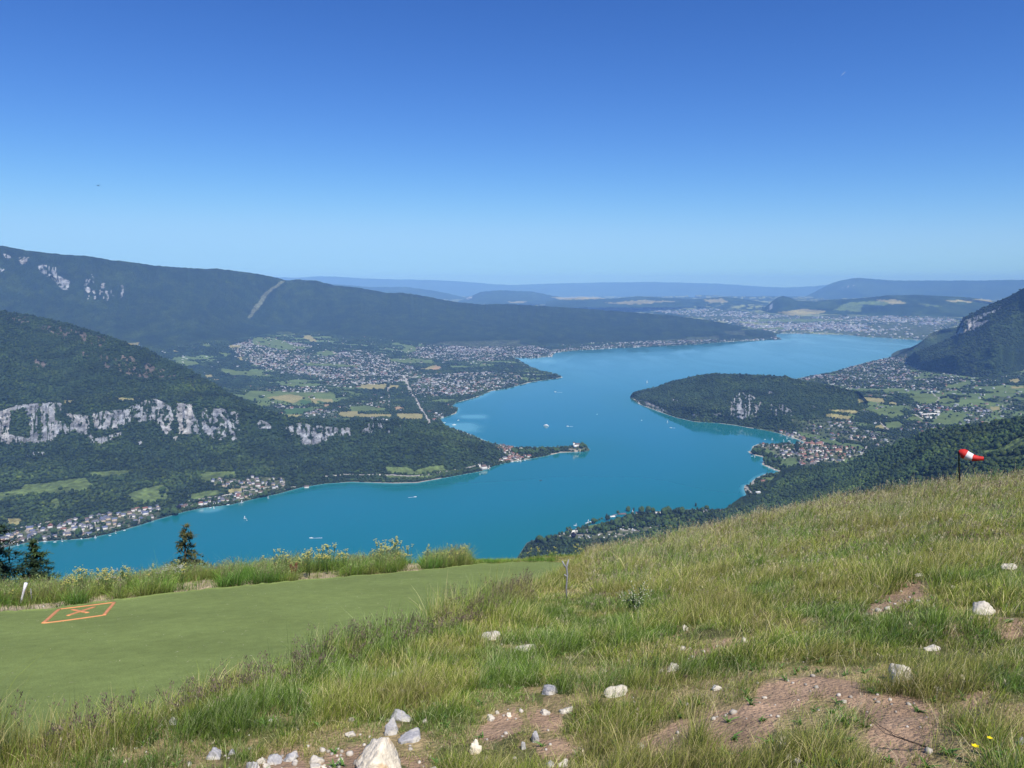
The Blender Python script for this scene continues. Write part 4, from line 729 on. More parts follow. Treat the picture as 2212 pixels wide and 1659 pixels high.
for r0, r1, nt_, nb_, seg, w0 in [(2.6, 6.2, 26000, 15, 3, .0026), (6.2, 12, 58000, 11, 3, .0038), (12, 20, 60000, 9, 2, .0062), (20, 33, 52000, 8, 2, .0095)]:
    x, y, r = sample(nt_, r0, r1); h, on, b_, st_, bank, u, v, ed, sk_, nz_ = zone(x, y)
    keep = ~on & in_frame(u, v) & (((u > -60) & (u < 2272)) | (RNG.random(nt_) < .55)) & (RNG.random(nt_) < np.where(b_, .035, np.where(st_, .06, .45 + .75 * nz_))) & (r < fg_s(np.arctan2(x, y))[1] + 2.2)
    cl = fbm(x * 2.4, y * 2.4, 75, 2); keep &= (cl > .3) | (ed > .3) | (sk_ > .3) | bank; keep &= (v < 1430) | (RNG.random(nt_) < .36) | (fbm(x * 1.3, y * 1.3, 78, 3) > .55); keep &= ~near_rock(x, y)
    x, y, h, nz_, tall = x[keep], y[keep], h[keep], nz_[keep], np.maximum(ed, sk_)[keep]; n = len(x)
    rad = RNG.uniform(.03, .09, n) * (1 + r0 / 10); sz = RNG.lognormal(0, .28, n)
    x = np.repeat(x, nb_); y = np.repeat(y, nb_); hh = np.repeat(h * sz, nb_); tl = np.repeat(tall, nb_); nz2 = np.repeat(nz_, nb_); rad = np.repeat(rad, nb_)
    a = RNG.uniform(0, 6.283, len(x)); d = np.sqrt(RNG.random(len(x))) * rad; px_, py_ = x + np.cos(a) * d, y + np.sin(a) * d
    on2 = zone(px_, py_)[1]; k2 = ~on2; x, y, hh, tl, nz2, a, px_, py_, d = [t[k2] for t in (x, y, hh, tl, nz2, a, px_, py_, d)]
    H = hh * RNG.uniform(.55, 1.25, len(x)); Bn = np.clip(.25 + .6 * d / .1 * RNG.random(len(x)) + RNG.normal(0, .15, len(x)) - .15 * tl, .03, 1)
    A = np.where(RNG.random(len(x)) < .35, RNG.normal(0, .5, len(x)), a); P = np.stack([px_, py_, fgz(px_, py_) - .01], -1); bk = np.repeat(bank[keep], nb_)[k2]; cc = gcol(len(x), nz2, tl); gb = np.array((.19, .31, .06)) * RNG.uniform(.5, 1.5, (len(x), 1)); cc = np.where((bk & (RNG.random(len(x)) < .85))[:, None], gb, cc); p1 = fbm(px_ * .9, py_ * .9, 301, 3)[:, None]; p2 = fbm(px_ * 1.6, py_ * 1.6, 305, 3)[:, None]; cc = cc * (.62 + .76 * p1); dm = sm(.56, .68, p2); cc = cc * (1 - .3 * dm) + np.array((.36, .30, .13)) * .3 * dm; gm2 = sm(.52, .64, 1 - p2); cc = cc * (1 - gm2 * np.array((.35, .15, .2)))
    ribbons(P, H, A, Bn, w0 * RNG.uniform(.6, 1.4, len(x)), cc * .42, cc * np.array((1.6, 1.5, 1.4)), seg)  # roots darkened, tips lightened: shade at tuft bases painted into the blade colour
x, y, r = sample(9000, 2.8, 15); z_ = zone(x, y); k_ = ~z_[1] & in_frame(z_[5], z_[6]) & (RNG.random(9000) < np.where(z_[2], .12, .35 * (z_[9] > .45))); x, y = x[k_], y[k_]; n = len(x); x = np.repeat(x, 9); y = np.repeat(y, 9); n *= 9
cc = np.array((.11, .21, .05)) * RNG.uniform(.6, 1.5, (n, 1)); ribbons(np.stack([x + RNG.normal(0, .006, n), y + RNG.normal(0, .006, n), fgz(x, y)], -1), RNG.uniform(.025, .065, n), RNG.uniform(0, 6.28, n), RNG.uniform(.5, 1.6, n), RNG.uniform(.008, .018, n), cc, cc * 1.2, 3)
# short stubble between the tufts, long dry stalks across them
for n_, r0, r1, w_ in ((150000, 2.6, 9, .0028), (120000, 9, 18, .0055)):
    x, y, r = sample(n_, r0, r1); z_ = zone(x, y); k_ = ~z_[1] & in_frame(z_[5], z_[6]) & (RNG.random(n_) < np.where(z_[2], .02, .25 + .6 * z_[9])) & ~near_rock(x, y); x, y = x[k_], y[k_]; n = len(x)
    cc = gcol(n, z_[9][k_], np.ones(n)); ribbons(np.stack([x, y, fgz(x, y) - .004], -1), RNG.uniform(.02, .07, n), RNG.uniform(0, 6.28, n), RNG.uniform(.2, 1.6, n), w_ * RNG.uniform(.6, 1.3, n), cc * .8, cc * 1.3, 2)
x, y, r = sample(16000, 2.8, 16); z_ = zone(x, y); k_ = ~z_[1] & ~z_[4] & in_frame(z_[5], z_[6]) & (RNG.random(16000) < np.where(z_[2], .12, .5)); x, y, h = x[k_], y[k_], z_[0][k_]; n = len(x)
cc = np.array((.68, .60, .36)) * RNG.uniform(.6, 1.2, (n, 1)); ribbons(np.stack([x, y, fgz(x, y) - .004], -1), RNG.uniform(.06, .2, n), RNG.normal(0, 1.6, n), RNG.uniform(.3, 1.4, n), .0015 + .0003 * np.hypot(x, y), cc * .8, cc, 3)
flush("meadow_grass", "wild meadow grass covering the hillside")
# flowering grass heads
SPK = []
def heads(x, y, H, col, sp=12, size=.011, spread=.03, lean=.25):
    n = len(x); P = np.stack([x, y, fgz(x, y) - .01], -1); A = RNG.normal(.2, .9, n); Bn = np.clip(RNG.normal(lean, .12, n), .02, .7); r = np.hypot(x, y)
    sc = np.array((.20, .20, .09)) * RNG.uniform(.7, 1.2, (n, 1)); fat = .0016 + r * .0002
    ribbons(P, H, A, Bn, fat * 1.3, sc, col, 3)
    t = RNG.uniform(.72, 1.0, (n, sp)); out = Bn[:, None] * H[:, None] * t ** 1.8; up = H[:, None] * t * (1 - .35 * Bn[:, None] * t)
    sprd = spread * (1.15 - t) * 3 + .003; aa = RNG.uniform(0, 6.28, (n, sp)); rr = RNG.random((n, sp)) * sprd
    cx = P[:, 0:1] + np.cos(A)[:, None] * out + np.cos(aa) * rr; cy = P[:, 1:2] + np.sin(A)[:, None] * out + np.sin(aa) * rr; cz = P[:, 2:3] + up + rr * .6
    s = (size + r * .00035)[:, None] * RNG.uniform(.6, 1.3, (n, sp)); cx, cy, cz, s, aa = [q_.ravel() for q_ in (cx, cy, cz, s, aa)]
    Q = np.stack([cx, cy, cz], -1); cc = np.repeat(col, sp, 0) * RNG.uniform(.7, 1.3, (n * sp, 1)) 
    ribbons(Q, s * 1.9, aa, np.full(len(s), .5), s * .55, cc, cc, 2)
def pick(n, f, r0=3, r1=31):
    x, y, r = sample(n, r0, r1); z_ = zone(x, y); k_ = ~z_[1] & in_frame(z_[5], z_[6]) & f(z_, r) & (r < fg_s(np.arctan2(x, y))[1] + 1.5); return x[k_], y[k_], z_[0][k_]
PUR = lambda n: np.array((.21, .155, .12)) * RNG.uniform(.6, 1.4, (n, 1)); STR = lambda n: np.array((.62, .54, .34)) * RNG.uniform(.6, 1.2, (n, 1)); BRN = lambda n: np.array((.27, .19, .14)) * RNG.uniform(.7, 1.3, (n, 1))
x, y, h = pick(80000, lambda z, r: (z[7] > .42) & (z[5] < 1150) & (vn(z[5] * .03, z[6] * .03, 5) > .3) & (RNG.random(len(r)) < .9), 4, 20); heads(x, y, np.clip(h * RNG.uniform(.95, 1.4, len(x)), .2, .55), PUR(len(x)), 12, .009)
x, y, h = pick(64000, lambda z, r: (z[8] > .25) & (RNG.random(len(r)) < .13 + .45 * z[8]) & ((z[5] > 1262) | (z[6] > 1330)), 10, 31); heads(x, y, h * RNG.uniform(.95, 1.6, len(x)), np.where(RNG.random((len(x), 1)) < .7, STR(len(x)), BRN(len(x))), 9, .011)
x, y, h = pick(20000, lambda z, r: (z[7] < .4) & ~z[4] & ~z[2] & (RNG.random(len(r)) < .16), 3, 18); heads(x, y, h * RNG.uniform(1.0, 1.8, len(x)), np.where(RNG.random((len(x), 1)) < .6, STR(len(x)), BRN(len(x))), 10, .007, .02)
x, y, h = pick(90000, lambda z, r: z[4] & (z[3] == 0) & (RNG.random(len(r)) < .3) & (z[5] < 1010), 15, 20.5); heads(x, y, np.clip(h * RNG.uniform(1.0, 1.7, len(x)), .15, .75), np.where(RNG.random((len(x), 1)) < .75, np.array((.36, .42, .16)) * RNG.uniform(.7, 1.3, (len(x), 1)), BRN(len(x))), 8, .008)
flush("grass_seed_heads", "purple and straw coloured seed heads standing above the meadow grass")
# dry litter and gravel on bare earth
x, y, r = sample(90000, 2.8, 14); b_, st_, u, v = soil_at(x, y); k_ = b_ & in_frame(u, v) & (RNG.random(len(x)) < .22); x, y = x[k_], y[k_]
n = len(x); sc2 = np.array((.45, .36, .22)) * RNG.uniform(.5, 1.2, (n, 1)); ribbons(np.stack([x, y, fgz(x, y) + .004], -1), RNG.uniform(.004, .02, n), RNG.uniform(0, 6.28, n), RNG.uniform(2, 6, n), RNG.uniform(.002, .004, n), sc2, sc2, 2)
flush("dry_straw", "dry straw lying on the bare earth")
x, y, r = sample(60000, 2.8, 15); b_, st_, u, v = soil_at(x, y, j=10); on_ = zone(x, y)[1]; k_ = ~on_ & in_frame(u, v) & (RNG.random(len(x)) < np.where(b_, .09, .014) * (1 + 4 * (v > 1560) * (u < 900))) ; x, y = x[k_], y[k_]; n = len(x); R_ = RNG.lognormal(math.log(.011), .45, n)
blobs("gravel", np.stack([x, y, fgz(x, y) - R_ * .4], -1), R_, R_ * 1.6, np.array((.50, .45, .38)) * RNG.uniform(.6, 1.15, (n, 1)), ICO1, mat("gravel_stone", rough=.9, attr=True), .3, "pale gravel scattered over the bare earth")

x, y, r = sample(5200, 5, 19); z_ = zone(x, y); k_ = z_[1] & (z_[6] > ip(z_[5], TU) + 4); x, y = x[k_], y[k_]; n = len(x); cc = np.where(RNG.random((n, 1)) < .5, np.array((.55, .52, .34)), np.array((.11, .15, .04))) * RNG.uniform(.6, 1.1, (n, 1))
ribbons(np.stack([x, y, fgz(x, y, False) + .045 + (fbm(x * .6, y * .6, 4, 2) - .5) * .05], -1), RNG.uniform(.003, .012, n), RNG.uniform(0, 6.28, n), RNG.uniform(2, 5, n), RNG.uniform(.004, .010, n), cc, cc, 2)
flush("turf_litter", "bits of dry grass scattered over the green turf")
# ---------------------------------------------------------------- rocks
def rock_mesh(seed, sx, sy, sz, peak=0, planes=None):
    g = np.random.default_rng(seed); v, f = ICO4; v = v.copy()
    ns = g.normal(size=(16, 3)); ns /= np.linalg.norm(ns, axis=1)[:, None]; ds = g.uniform(.45, .9, 16)
    if planes is not None: ns = np.concatenate([ns[:5], np.array([p[:3] for p in planes])]); ds = np.concatenate([ds[:5] * 0 + .85, [p[3] for p in planes]])
    k_ = np.ones(len(v))
    for nn_, d_ in zip(ns, ds):
        nn_ = nn_ / np.linalg.norm(nn_); q_ = v @ nn_; k_ = np.minimum(k_, np.where(q_ > .05, d_ / np.maximum(q_, .05), 9))
    v = v * k_[:, None]; v = v * (1 + .34 * (fbm(v[:, 0] * 2.5 + seed, v[:, 1] * 2.5 + v[:, 2] * 2, seed, 3) - .5)[:, None] + .24 * (fbm(v[:, 0] * 8 + v[:, 2] * 5, v[:, 1] * 8, seed + 1, 3) - .5)[:, None])
    return v * np.array((sx, sy, sz)), f
ICO4 = ico(4)
rm_w = mat("pale_limestone", (.74, .65, .50), rough=.85, noise=((9, .18), (45, .12)), bump=(45, .9, .012), mixc=((.52, .33, .15), 7, .56, .68))
rm_g = mat("grey_limestone", (.37, .36, .36), rough=.85, noise=((12, .2), (60, .15)), bump=(50, .9, .01), mixc=((.50, .47, .41), 12, .5, .6))
rm_l = mat("white_limestone", (.56, .51, .42), rough=.85, noise=((12, .15), (60, .12)), bump=(50, .8, .01), mixc=((.26, .23, .19), 14, .54, .66))
def put_rock(u, v, wd_, ht, m, label, i):
    x, y = fg_at(u, v + ht * .35); x, y = float(x), float(y); r = math.hypot(x, y); k_ = r / 1661 * 1.03
    W, Hh = wd_ * k_, ht * k_ * 1.15
    if i == 0: vv_, ff = rock_mesh(3, W * .66, W * .52, Hh * .76, planes=[(-.62, -.1, .72, .50), (.86, -.1, .42, .50), (-.9, 0, .1, .78), (0, -.95, .28, .70), (.1, -.6, .75, .86), (.35, -.8, .1, .72)])
    else: vv_, ff = rock_mesh(100 + i, W * .60, W * .52, Hh * .74)
    o = mk("rock", vv_, [ff], {'w': rm_w, 'g': rm_g, 'l': rm_l}[m], smooth=False)
    
    o.location = (x, y, float(fgz(x, y)) + Hh * (.22 if i == 0 else .06)); o.rotation_euler = (0, 0, 0 if i == 0 else RNG.uniform(-.4, .4)); tag(o, label, "rock", "limestone rocks in the meadow")
for i, (u, v, a, b, m, lb) in enumerate(ROCKS):
    if lb: put_rock(u, v, a, b, m, lb, i)

# ---------------------------------------------------------------- tubes, plants, posts
def tube(pts, rads, ns=7, cap=True):
    pts = [Vector(p) for p in pts]; V, Fc = [], []
    for i, p in enumerate(pts):
        d = (pts[min(i + 1, len(pts) - 1)] - pts[max(i - 1, 0)]).normalized(); a = d.cross(Vector((0, 0, 1)) if abs(d.z) < .9 else Vector((1, 0, 0))).normalized(); b = d.cross(a)
        for k_ in range(ns): t = 6.2832 * k_ / ns; V.append(tuple(p + (a * math.cos(t) + b * math.sin(t)) * rads[i]))
    for i in range(len(pts) - 1):
        for k_ in range(ns): Fc.append((i * ns + k_, i * ns + (k_ + 1) % ns, (i + 1) * ns + (k_ + 1) % ns, (i + 1) * ns + k_))
    T3 = []
    if cap:
        V += [tuple(pts[0]), tuple(pts[-1])]; a_, b_ = len(V) - 2, len(V) - 1; m = (len(pts) - 1) * ns
        for k_ in range(ns): T3 += [(a_, (k_ + 1) % ns, k_), (b_, m + k_, m + (k_ + 1) % ns)]
    return V, Fc, T3
class MB:
    def __init__(s): s.V, s.Q, s.T = [], [], []
    def add(s, V, Q=(), T=()):
        o = len(s.V); s.V += [tuple(p) for p in V]; s.Q += [tuple(i + o for i in f) for f in Q]; s.T += [tuple(i + o for i in f) for f in T]; return s
    def tube(s, *a, **k): return s.add(*tube(*a, **k))
    def box(s, c, d, rz=0):
        V = []; cs_, sn = math.cos(rz), math.sin(rz)
        for z in (-.5, .5):
            for x, y in ((-.5, -.5), (.5, -.5), (.5, .5), (-.5, .5)): X_, Y_2 = x * d[0], y * d[1]; V.append((c[0] + X_ * cs_ - Y_2 * sn, c[1] + X_ * sn + Y_2 * cs_, c[2] + z * d[2]))
        return s.add(V, [(0, 3, 2, 1), (4, 5, 6, 7), (0, 1, 5, 4), (1, 2, 6, 5), (2, 3, 7, 6), (3, 0, 4, 7)])
    def leaf(s, p, d, l, w, up=(0, 0, 1)):
        p, d = Vector(p), Vector(d).normalized(); sd = d.cross(Vector(up)); sd = sd.normalized() if sd.length > .01 else Vector((1, 0, 0)); nrm = sd.cross(d)
        return s.add([p, p + d * l * .5 + sd * w * .5, p + d * l - nrm * l * .12, p + d * l * .5 - sd * w * .5], T=[(0, 1, 2), (0, 2, 3)])
    def build(s, name, m, parent=None, smooth=False, link=True):
        o = mk(name, s.V, [np.array(s.Q, int).reshape(-1, 4), np.array(s.T, int).reshape(-1, 3)], m, smooth=smooth, link=link)
        if parent: o.parent = parent; kid(parent, o)
        return o
green_m = mat("plant_green", (.10, .16, .045), rough=.6, noise=(30, .3), trans=.3); yel_m = mat("yellow_petals", (.78, .72, .20), rough=.6, noise=(60, .2), trans=.3); wht_m = mat("white_petals", (.74, .73, .62), rough=.6, noise=(60, .1), trans=.3)
red_m = mat("dock_red", (.16, .06, .035), rough=.7, noise=(60, .4)); wood_m = mat("weathered_wood", (.27, .27, .28), rough=.9, noise=((40, .3), (9, .2)), bump=(60, .6, .004)); wpl = mat("white_stake_paint", (.74, .72, .76), rough=.6, noise=(20, .12)); twig_m = mat("dry_twig", (.06, .045, .035), rough=.9, noise=(50, .4))
def R_(a, b): return float(RNG.uniform(a, b))
def flower_plant(name, loc, kind_, label, cat, group=None):
    t = empty(name, loc, 0, label, cat, group); st, lf, bl = MB(), MB(), MB()
    for k_ in range(3 if kind_ != 'tuft' else 5):
        if k_: bl.build("bloom", wht_m if kind_ == 'white' else yel_m, t); bl = MB()
        a = R_(0, 6.28); ln = R_(.02, .22); top = Vector((math.cos(a) * ln, math.sin(a) * ln, R_(.72, 1.0))); mid = Vector((top.x * .35, top.y * .35, .45))
        st.tube([(0, 0, 0), mid, top], [.006, .005, .004], 4)
        for j_ in range(7): f_ = R_(.1, .75); p = Vector((0, 0, 0)).lerp(top, f_) ; aa = R_(0, 6.28); lf.leaf(p, (math.cos(aa), math.sin(aa), R_(.2, .9)), R_(.08, .18), R_(.012, .035))
        for j_ in range(5):
            aa = R_(0, 6.28); rr = R_(0, .10); c_ = top + Vector((math.cos(aa) * rr, math.sin(aa) * rr, R_(-.08, .04))); st.tube([mid.lerp(top, .7), c_], [.003, .002], 3)
            for m_ in range(7): ab = R_(0, 6.28); rb2 = R_(0, .034); q_ = c_ + Vector((math.cos(ab) * rb2, math.sin(ab) * rb2, R_(0, .01))); s_ = R_(.009, .016); bl.add([q_ + Vector((s_, 0, 0)), q_ + Vector((0, s_, .003)), q_ + Vector((-s_, 0, 0)), q_ + Vector((0, -s_, .003)), q_ + Vector((0, 0, s_))], T=[(0, 1, 4), (1, 2, 4), (2, 3, 4), (3, 0, 4)], Q=[(3, 2, 1, 0)])
    st.build("stem", green_m, t); lf.build("leaves", green_m, t); bl.build("bloom", wht_m if kind_ == 'white' else yel_m, t); return t
def bank_spot(u, vh, dr=0):
    dx_, dy_, dz_ = ray(u, vh); s_, rs_ = fg_s(math.atan2(float(dx_), float(dy_))); r = float(rs_) + dr; x, y = float(dx_) * r, float(dy_) * r; zg = float(fgz(x, y)); return (x, y, zg), float(dz_) * r - zg
YP = []; WP = []
side = lambda u: ("beside the dark firs" if u < 200 else "left of the lone spruce" if u < 350 else "behind the long strip of turf" if u < 700 else "on the bank by the middle of the turf" if u < 900 else "near the gap at the end of the turf" if u < 1100 else "right of the gap, above the campground")
spots = [(R_(140, 285), R_(1222, 1262)) for _ in range(44)] + [(R_(285, 460), R_(1205, 1245)) for _ in range(9)] + [(R_(560, 700), R_(1180, 1222)) for _ in range(28)] + [(R_(690, 750), R_(1170, 1195)) for _ in range(14)] + [(R_(795, 895), R_(1160, 1200)) for _ in range(30)] + [(R_(905, 1010), R_(1174, 1196)) for _ in range(15)] + [(R_(5, 110), R_(1272, 1290)) for _ in range(8)] + [(R_(1145, 1260), R_(1172, 1195)) for _ in range(10)]
prot = {}
for (u, vh) in spots:
    dr = R_(-1.2, .9); p, hh = bank_spot(u, vh, dr)
    if hh < .18: hh = R_(.25, .4)
    k_ = int(RNG.integers(4)); lb = "slender yellow-flowered plant growing " + side(u); gp = "yellow wildflowers " + side(u)
    if k_ not in prot: prot[k_] = flower_plant("wildflower", p, 'yellow', lb, "wildflower", gp); o = prot[k_]; o.scale = (min(hh, .8), min(hh, .8), hh)
    else: dup(prot[k_], p, R_(0, 6.28), (min(hh, .8), min(hh, .8), hh), lb, gp)
w0_ = None
for (u, vh) in [(R_(328, 396), R_(1214, 1232)) for _ in range(12)] + [(R_(150, 330), R_(1225, 1262)) for _ in range(7)]:
    p, hh = bank_spot(u, vh, R_(-1, .4)); hh = max(hh, .2); lb = "white-flowered plant standing below the lone spruce" if u > 328 else "white-flowered plant among yellow flowers left of the lone spruce"; gp = lb.replace("plant", "plants")
    if w0_ is None: w0_ = flower_plant("wildflower", p, 'white', lb, "wildflower", gp); w0_.scale = (hh,) * 3
    else: dup(w0_, p, R_(0, 6.28), hh, lb, gp)
# lone plants
x, y = map(float, fg_at(1372, 1335)); t = empty("flowering_plant", (x, y, float(fgz(x, y))), 0, "bushy plant with many small white flowers in the middle of the meadow", "plant"); st, lf, bl = MB(), MB(), MB()
for k_ in range(16):
    a = R_(0, 6.28); ln = R_(.05, .26); top = Vector((math.cos(a) * ln, math.sin(a) * ln, R_(.25, .5))); st.tube([(0, 0, 0), top * .5 + Vector((0, 0, .05)), top], [.004, .003, .002], 4)
    for j_ in range(9): p = top * R_(.2, .95); aa = R_(0, 6.28); lf.leaf(p, (math.cos(aa), math.sin(aa), .5), R_(.05, .1), .02)
    for j_ in range(10): q_ = top * R_(.6, 1.05) + Vector((R_(-.035, .035), R_(-.035, .035), R_(-.02, .03))); s_ = R_(.004, .009); bl.add([q_ + Vector((s_, 0, 0)), q_ + Vector((0, s_, 0)), q_ + Vector((-s_, 0, 0)), q_ + Vector((0, -s_, 0)), q_ + Vector((0, 0, s_)), q_ - Vector((0, 0, s_))], T=[(0, 1, 4), (1, 2, 4), (2, 3, 4), (3, 0, 4), (1, 0, 5), (2, 1, 5), (3, 2, 5), (0, 3, 5)])
st.build("stem", green_m, t); lf.build("leaves", green_m, t); bl.build("bloom", mat("cream_bloom", (.62, .62, .46), rough=.7, noise=(60, .2)), t)
for nm, u, v, hgt, wdt, m, lb in [("dock_plant", 630, 1217, .42, .12, red_m, "rusty red dock plant at the edge of the bank behind the turf"), ("flower_stalk", 265, 1208, .62, .03, green_m, "tall dark green flower spike among yellow flowers on the bank")]:
    p, hh = bank_spot(u, v, -1.25 if nm == "dock_plant" else -.5); t = empty(nm, p, 0, lb, "plant"); st, sd2, lf = MB(), MB(), MB()
    for k_ in range(6 if nm == "dock_plant" else 1):
        a = R_(0, 6.28); top = Vector((math.cos(a) * wdt * R_(.2, 1), math.sin(a) * wdt * R_(.2, 1), hh * R_(.7, 1))); st.tube([(0, 0, 0), top], [.006, .004], 5)
        for j_ in range(70): q_ = top * R_(.3, 1) + Vector((R_(-1, 1), R_(-1, 1), 0)) * .024; s_ = R_(.006, .013); sd2.add([q_ + Vector((s_, 0, 0)), q_ + Vector((-s_ * .5, s_, 0)), q_ + Vector((-s_ * .5, -s_, 0)), q_ + Vector((0, 0, s_ * 1.4)), q_ - Vector((0, 0, s_))], T=[(0, 1, 3), (1, 2, 3), (2, 0, 3), (1, 0, 4), (2, 1, 4), (0, 2, 4)])
    for j_ in range(10): aa = R_(0, 6.28); lf.leaf((0, 0, .02), (math.cos(aa), math.sin(aa), .7), R_(.12, .22), .045)
    st.build("stem", m, t); sd2.build("seeds", m, t); lf.build("leaves", green_m, t)
for u, v, lb in [(2100, 1652, "bright yellow flower low in the grass at the bottom right"), (2131, 1641, "smaller yellow flower beside the bright one at the bottom right")]:
    x, y = map(float, fg_at(u, v + 10)); t = empty("yellow_flower", (x, y, float(fgz(x, y))), 0, lb, "flower"); a_, b_, c_ = MB(), MB(), MB(); a_.tube([(0, 0, 0), (.005, 0, .09)], [.002, .0015], 4)
    for k_ in range(6): aa = k_ * 1.047; b_.leaf((.005, 0, .09), (math.cos(aa), math.sin(aa), .45), .02 if u < 2110 else .014, .014, (0, 0, 1))
    for k_ in range(5): aa = R_(0, 6.28); c_.leaf((0, 0, .01), (math.cos(aa), math.sin(aa), .4), .05, .02)
    a_.build("stem", green_m, t); b_.build("petals", mat("bright_yellow", (.85, .66, .01), rough=.5), t); c_.build("leaves", green_m, t)
x, y = map(float, fg_at(1999, 1631)); t = MB()
for k_ in range(4): t.tube([(R_(-.02, .02), 0, .01), (-.07 * (k_ + 1) * .6, .03 * k_, .03), (-.14 - .03 * k_, .10 + .05 * k_, .02 + .015 * k_)], [.003, .002, .001], 4)
o = t.build("dead_twig", twig_m); o.location = (x, y, float(fgz(x, y))); tag(o, "dark forked dead twig lying on the bare earth", "twig")
# forked post, stakes
x, y = map(float, fg_at(1224, 1296)); r = math.hypot(x, y); k_ = r / 1661 * 1.02; t = empty("forked_post", (x, y, float(fgz(x, y))), 0, "bleached forked wooden post standing in the tall grass at the end of the turf", "post")
b = MB(); b.tube([(.0, 0, -.1), (-.02 * k_ * 50, 0, 30 * k_), (1 * k_, 0, 58 * k_), (-1 * k_, 0, 76 * k_), (3.5 * k_, 0, 94 * k_)], [1.6 * k_, 1.8 * k_, 1.9 * k_, 2.2 * k_, 1.4 * k_], 7); b.build("stake", wood_m, t, True)
b = MB(); b.tube([(-1 * k_, 0, 74 * k_), (-6 * k_, 0, 81 * k_), (-10.5 * k_, 0, 90 * k_)], [1.9 * k_, 1.8 * k_, 1.5 * k_], 7); b.build("fork", wood_m, t, True)
b = MB(); b.tube([(0, 0, 55 * k_), (-6 * k_, -.01, 60 * k_)], [1.8 * k_, 1.2 * k_], 6); b.build("knot", wood_m, t, True)
p, hh = bank_spot(41, 1289, -.9); b = MB(); b.tube([(0, 0, -.05), (.05, 0, .12), (.10, 0, .28), (.15, 0, .42)], [.018, .018, .021, .03], 6); o = b.build("white_stake", wpl, None, True); o.location = p; tag(o, "white painted stake leaning to the right in front of the dark firs", "stake")
p, hh = bank_spot(68, 1292, -.9); b = MB(); b.tube([(0, 0, -.05), (0, 0, .3)], [.009, .008], 5); o = b.build("thin_stake", wood_m, None, True); o.location = p; tag(o, "thin grey upright stick beside the white leaning stake", "stake")

# ---------------------------------------------------------------- windsock
def ray_pt(u, v, r): a, b_, c_ = ray(u, v); return Vector((float(a) * r, float(b_) * r, float(c_) * r))
WR = 25.0; base = ray_pt(2077, 1050, WR); gz = float(fgz(base.x, base.y)); t = empty("windsock", (base.x, base.y, gz), 0, "red and white windsock blowing to the right on a thin dark pole at the skyline", "windsock")
O = Vector((base.x, base.y, gz)); b = MB(); b.tube([Vector((0, 0, -.1)), ray_pt(2071.5, 1000, WR) - O, ray_pt(2071, 975, WR) - O], [.022, .020, .018], 8); b.build("pole", mat("dark_pole", (.03, .022, .02), rough=.6, noise=(20, .3)), t, True)
sp_ = lambda x_, y_: ray_pt(1987.3 + x_ * .0781, 915.9 + y_ * .0781, WR) - O
AX = [(1095, 805, 70), (1125, 800, 92), (1190, 815, 112), (1260, 850, 118), (1330, 885, 104), (1400, 912, 96), (1450, 928, 86), (1540, 945, 72), (1640, 955, 58), (1765, 958, 46)]
k_ = .0781 * WR / 1661
for nm, a_, b2, cc in (("red_mouth_section", 0, 4, (.62, .03, .025)), ("white_section", 3, 7, (.78, .76, .76)), ("red_tail_section", 6, 10, (.62, .03, .025))):
    sg = AX[a_:b2]; b = MB(); P = [sp_(x_, y_) for x_, y_, _ in sg]; Rr = [q_ * k_ * (1.0 if i not in (0,) or a_ == 0 else .995) for i, (_, _, q_) in enumerate(sg)]; NS = 16; V, Q = [], []
    for i, p_ in enumerate(P):
        d = (P[min(i + 1, len(P) - 1)] - P[max(i - 1, 0)]).normalized(); aa = d.cross(Vector((0, 0, 1))).normalized(); bb = aa.cross(d)
        for j_ in range(NS): th = 6.2832 * j_ / NS; wr = 1 + .05 * math.sin(3 * th + i) ; V.append(p_ + (aa * math.cos(th) + bb * math.sin(th)) * Rr[i] * wr)
    for i in range(len(P) - 1):
        for j_ in range(NS): Q.append((i * NS + j_, i * NS + (j_ + 1) % NS, (i + 1) * NS + (j_ + 1) % NS, (i + 1) * NS + j_))
    b.add(V, Q).build(nm, mat(nm, cc, rough=.6, noise=(6, .1), trans=.15), t, True)
b = MB(); P = sp_(1095, 805); b.tube([P + Vector((0, math.cos(a_ * .3927), math.sin(a_ * .3927))) * 70 * k_ for a_ in range(17)], [.006] * 17, 5, False); b.build("hoop", mat("hoop_metal", (.2, .2, .2), rough=.4), t, True)

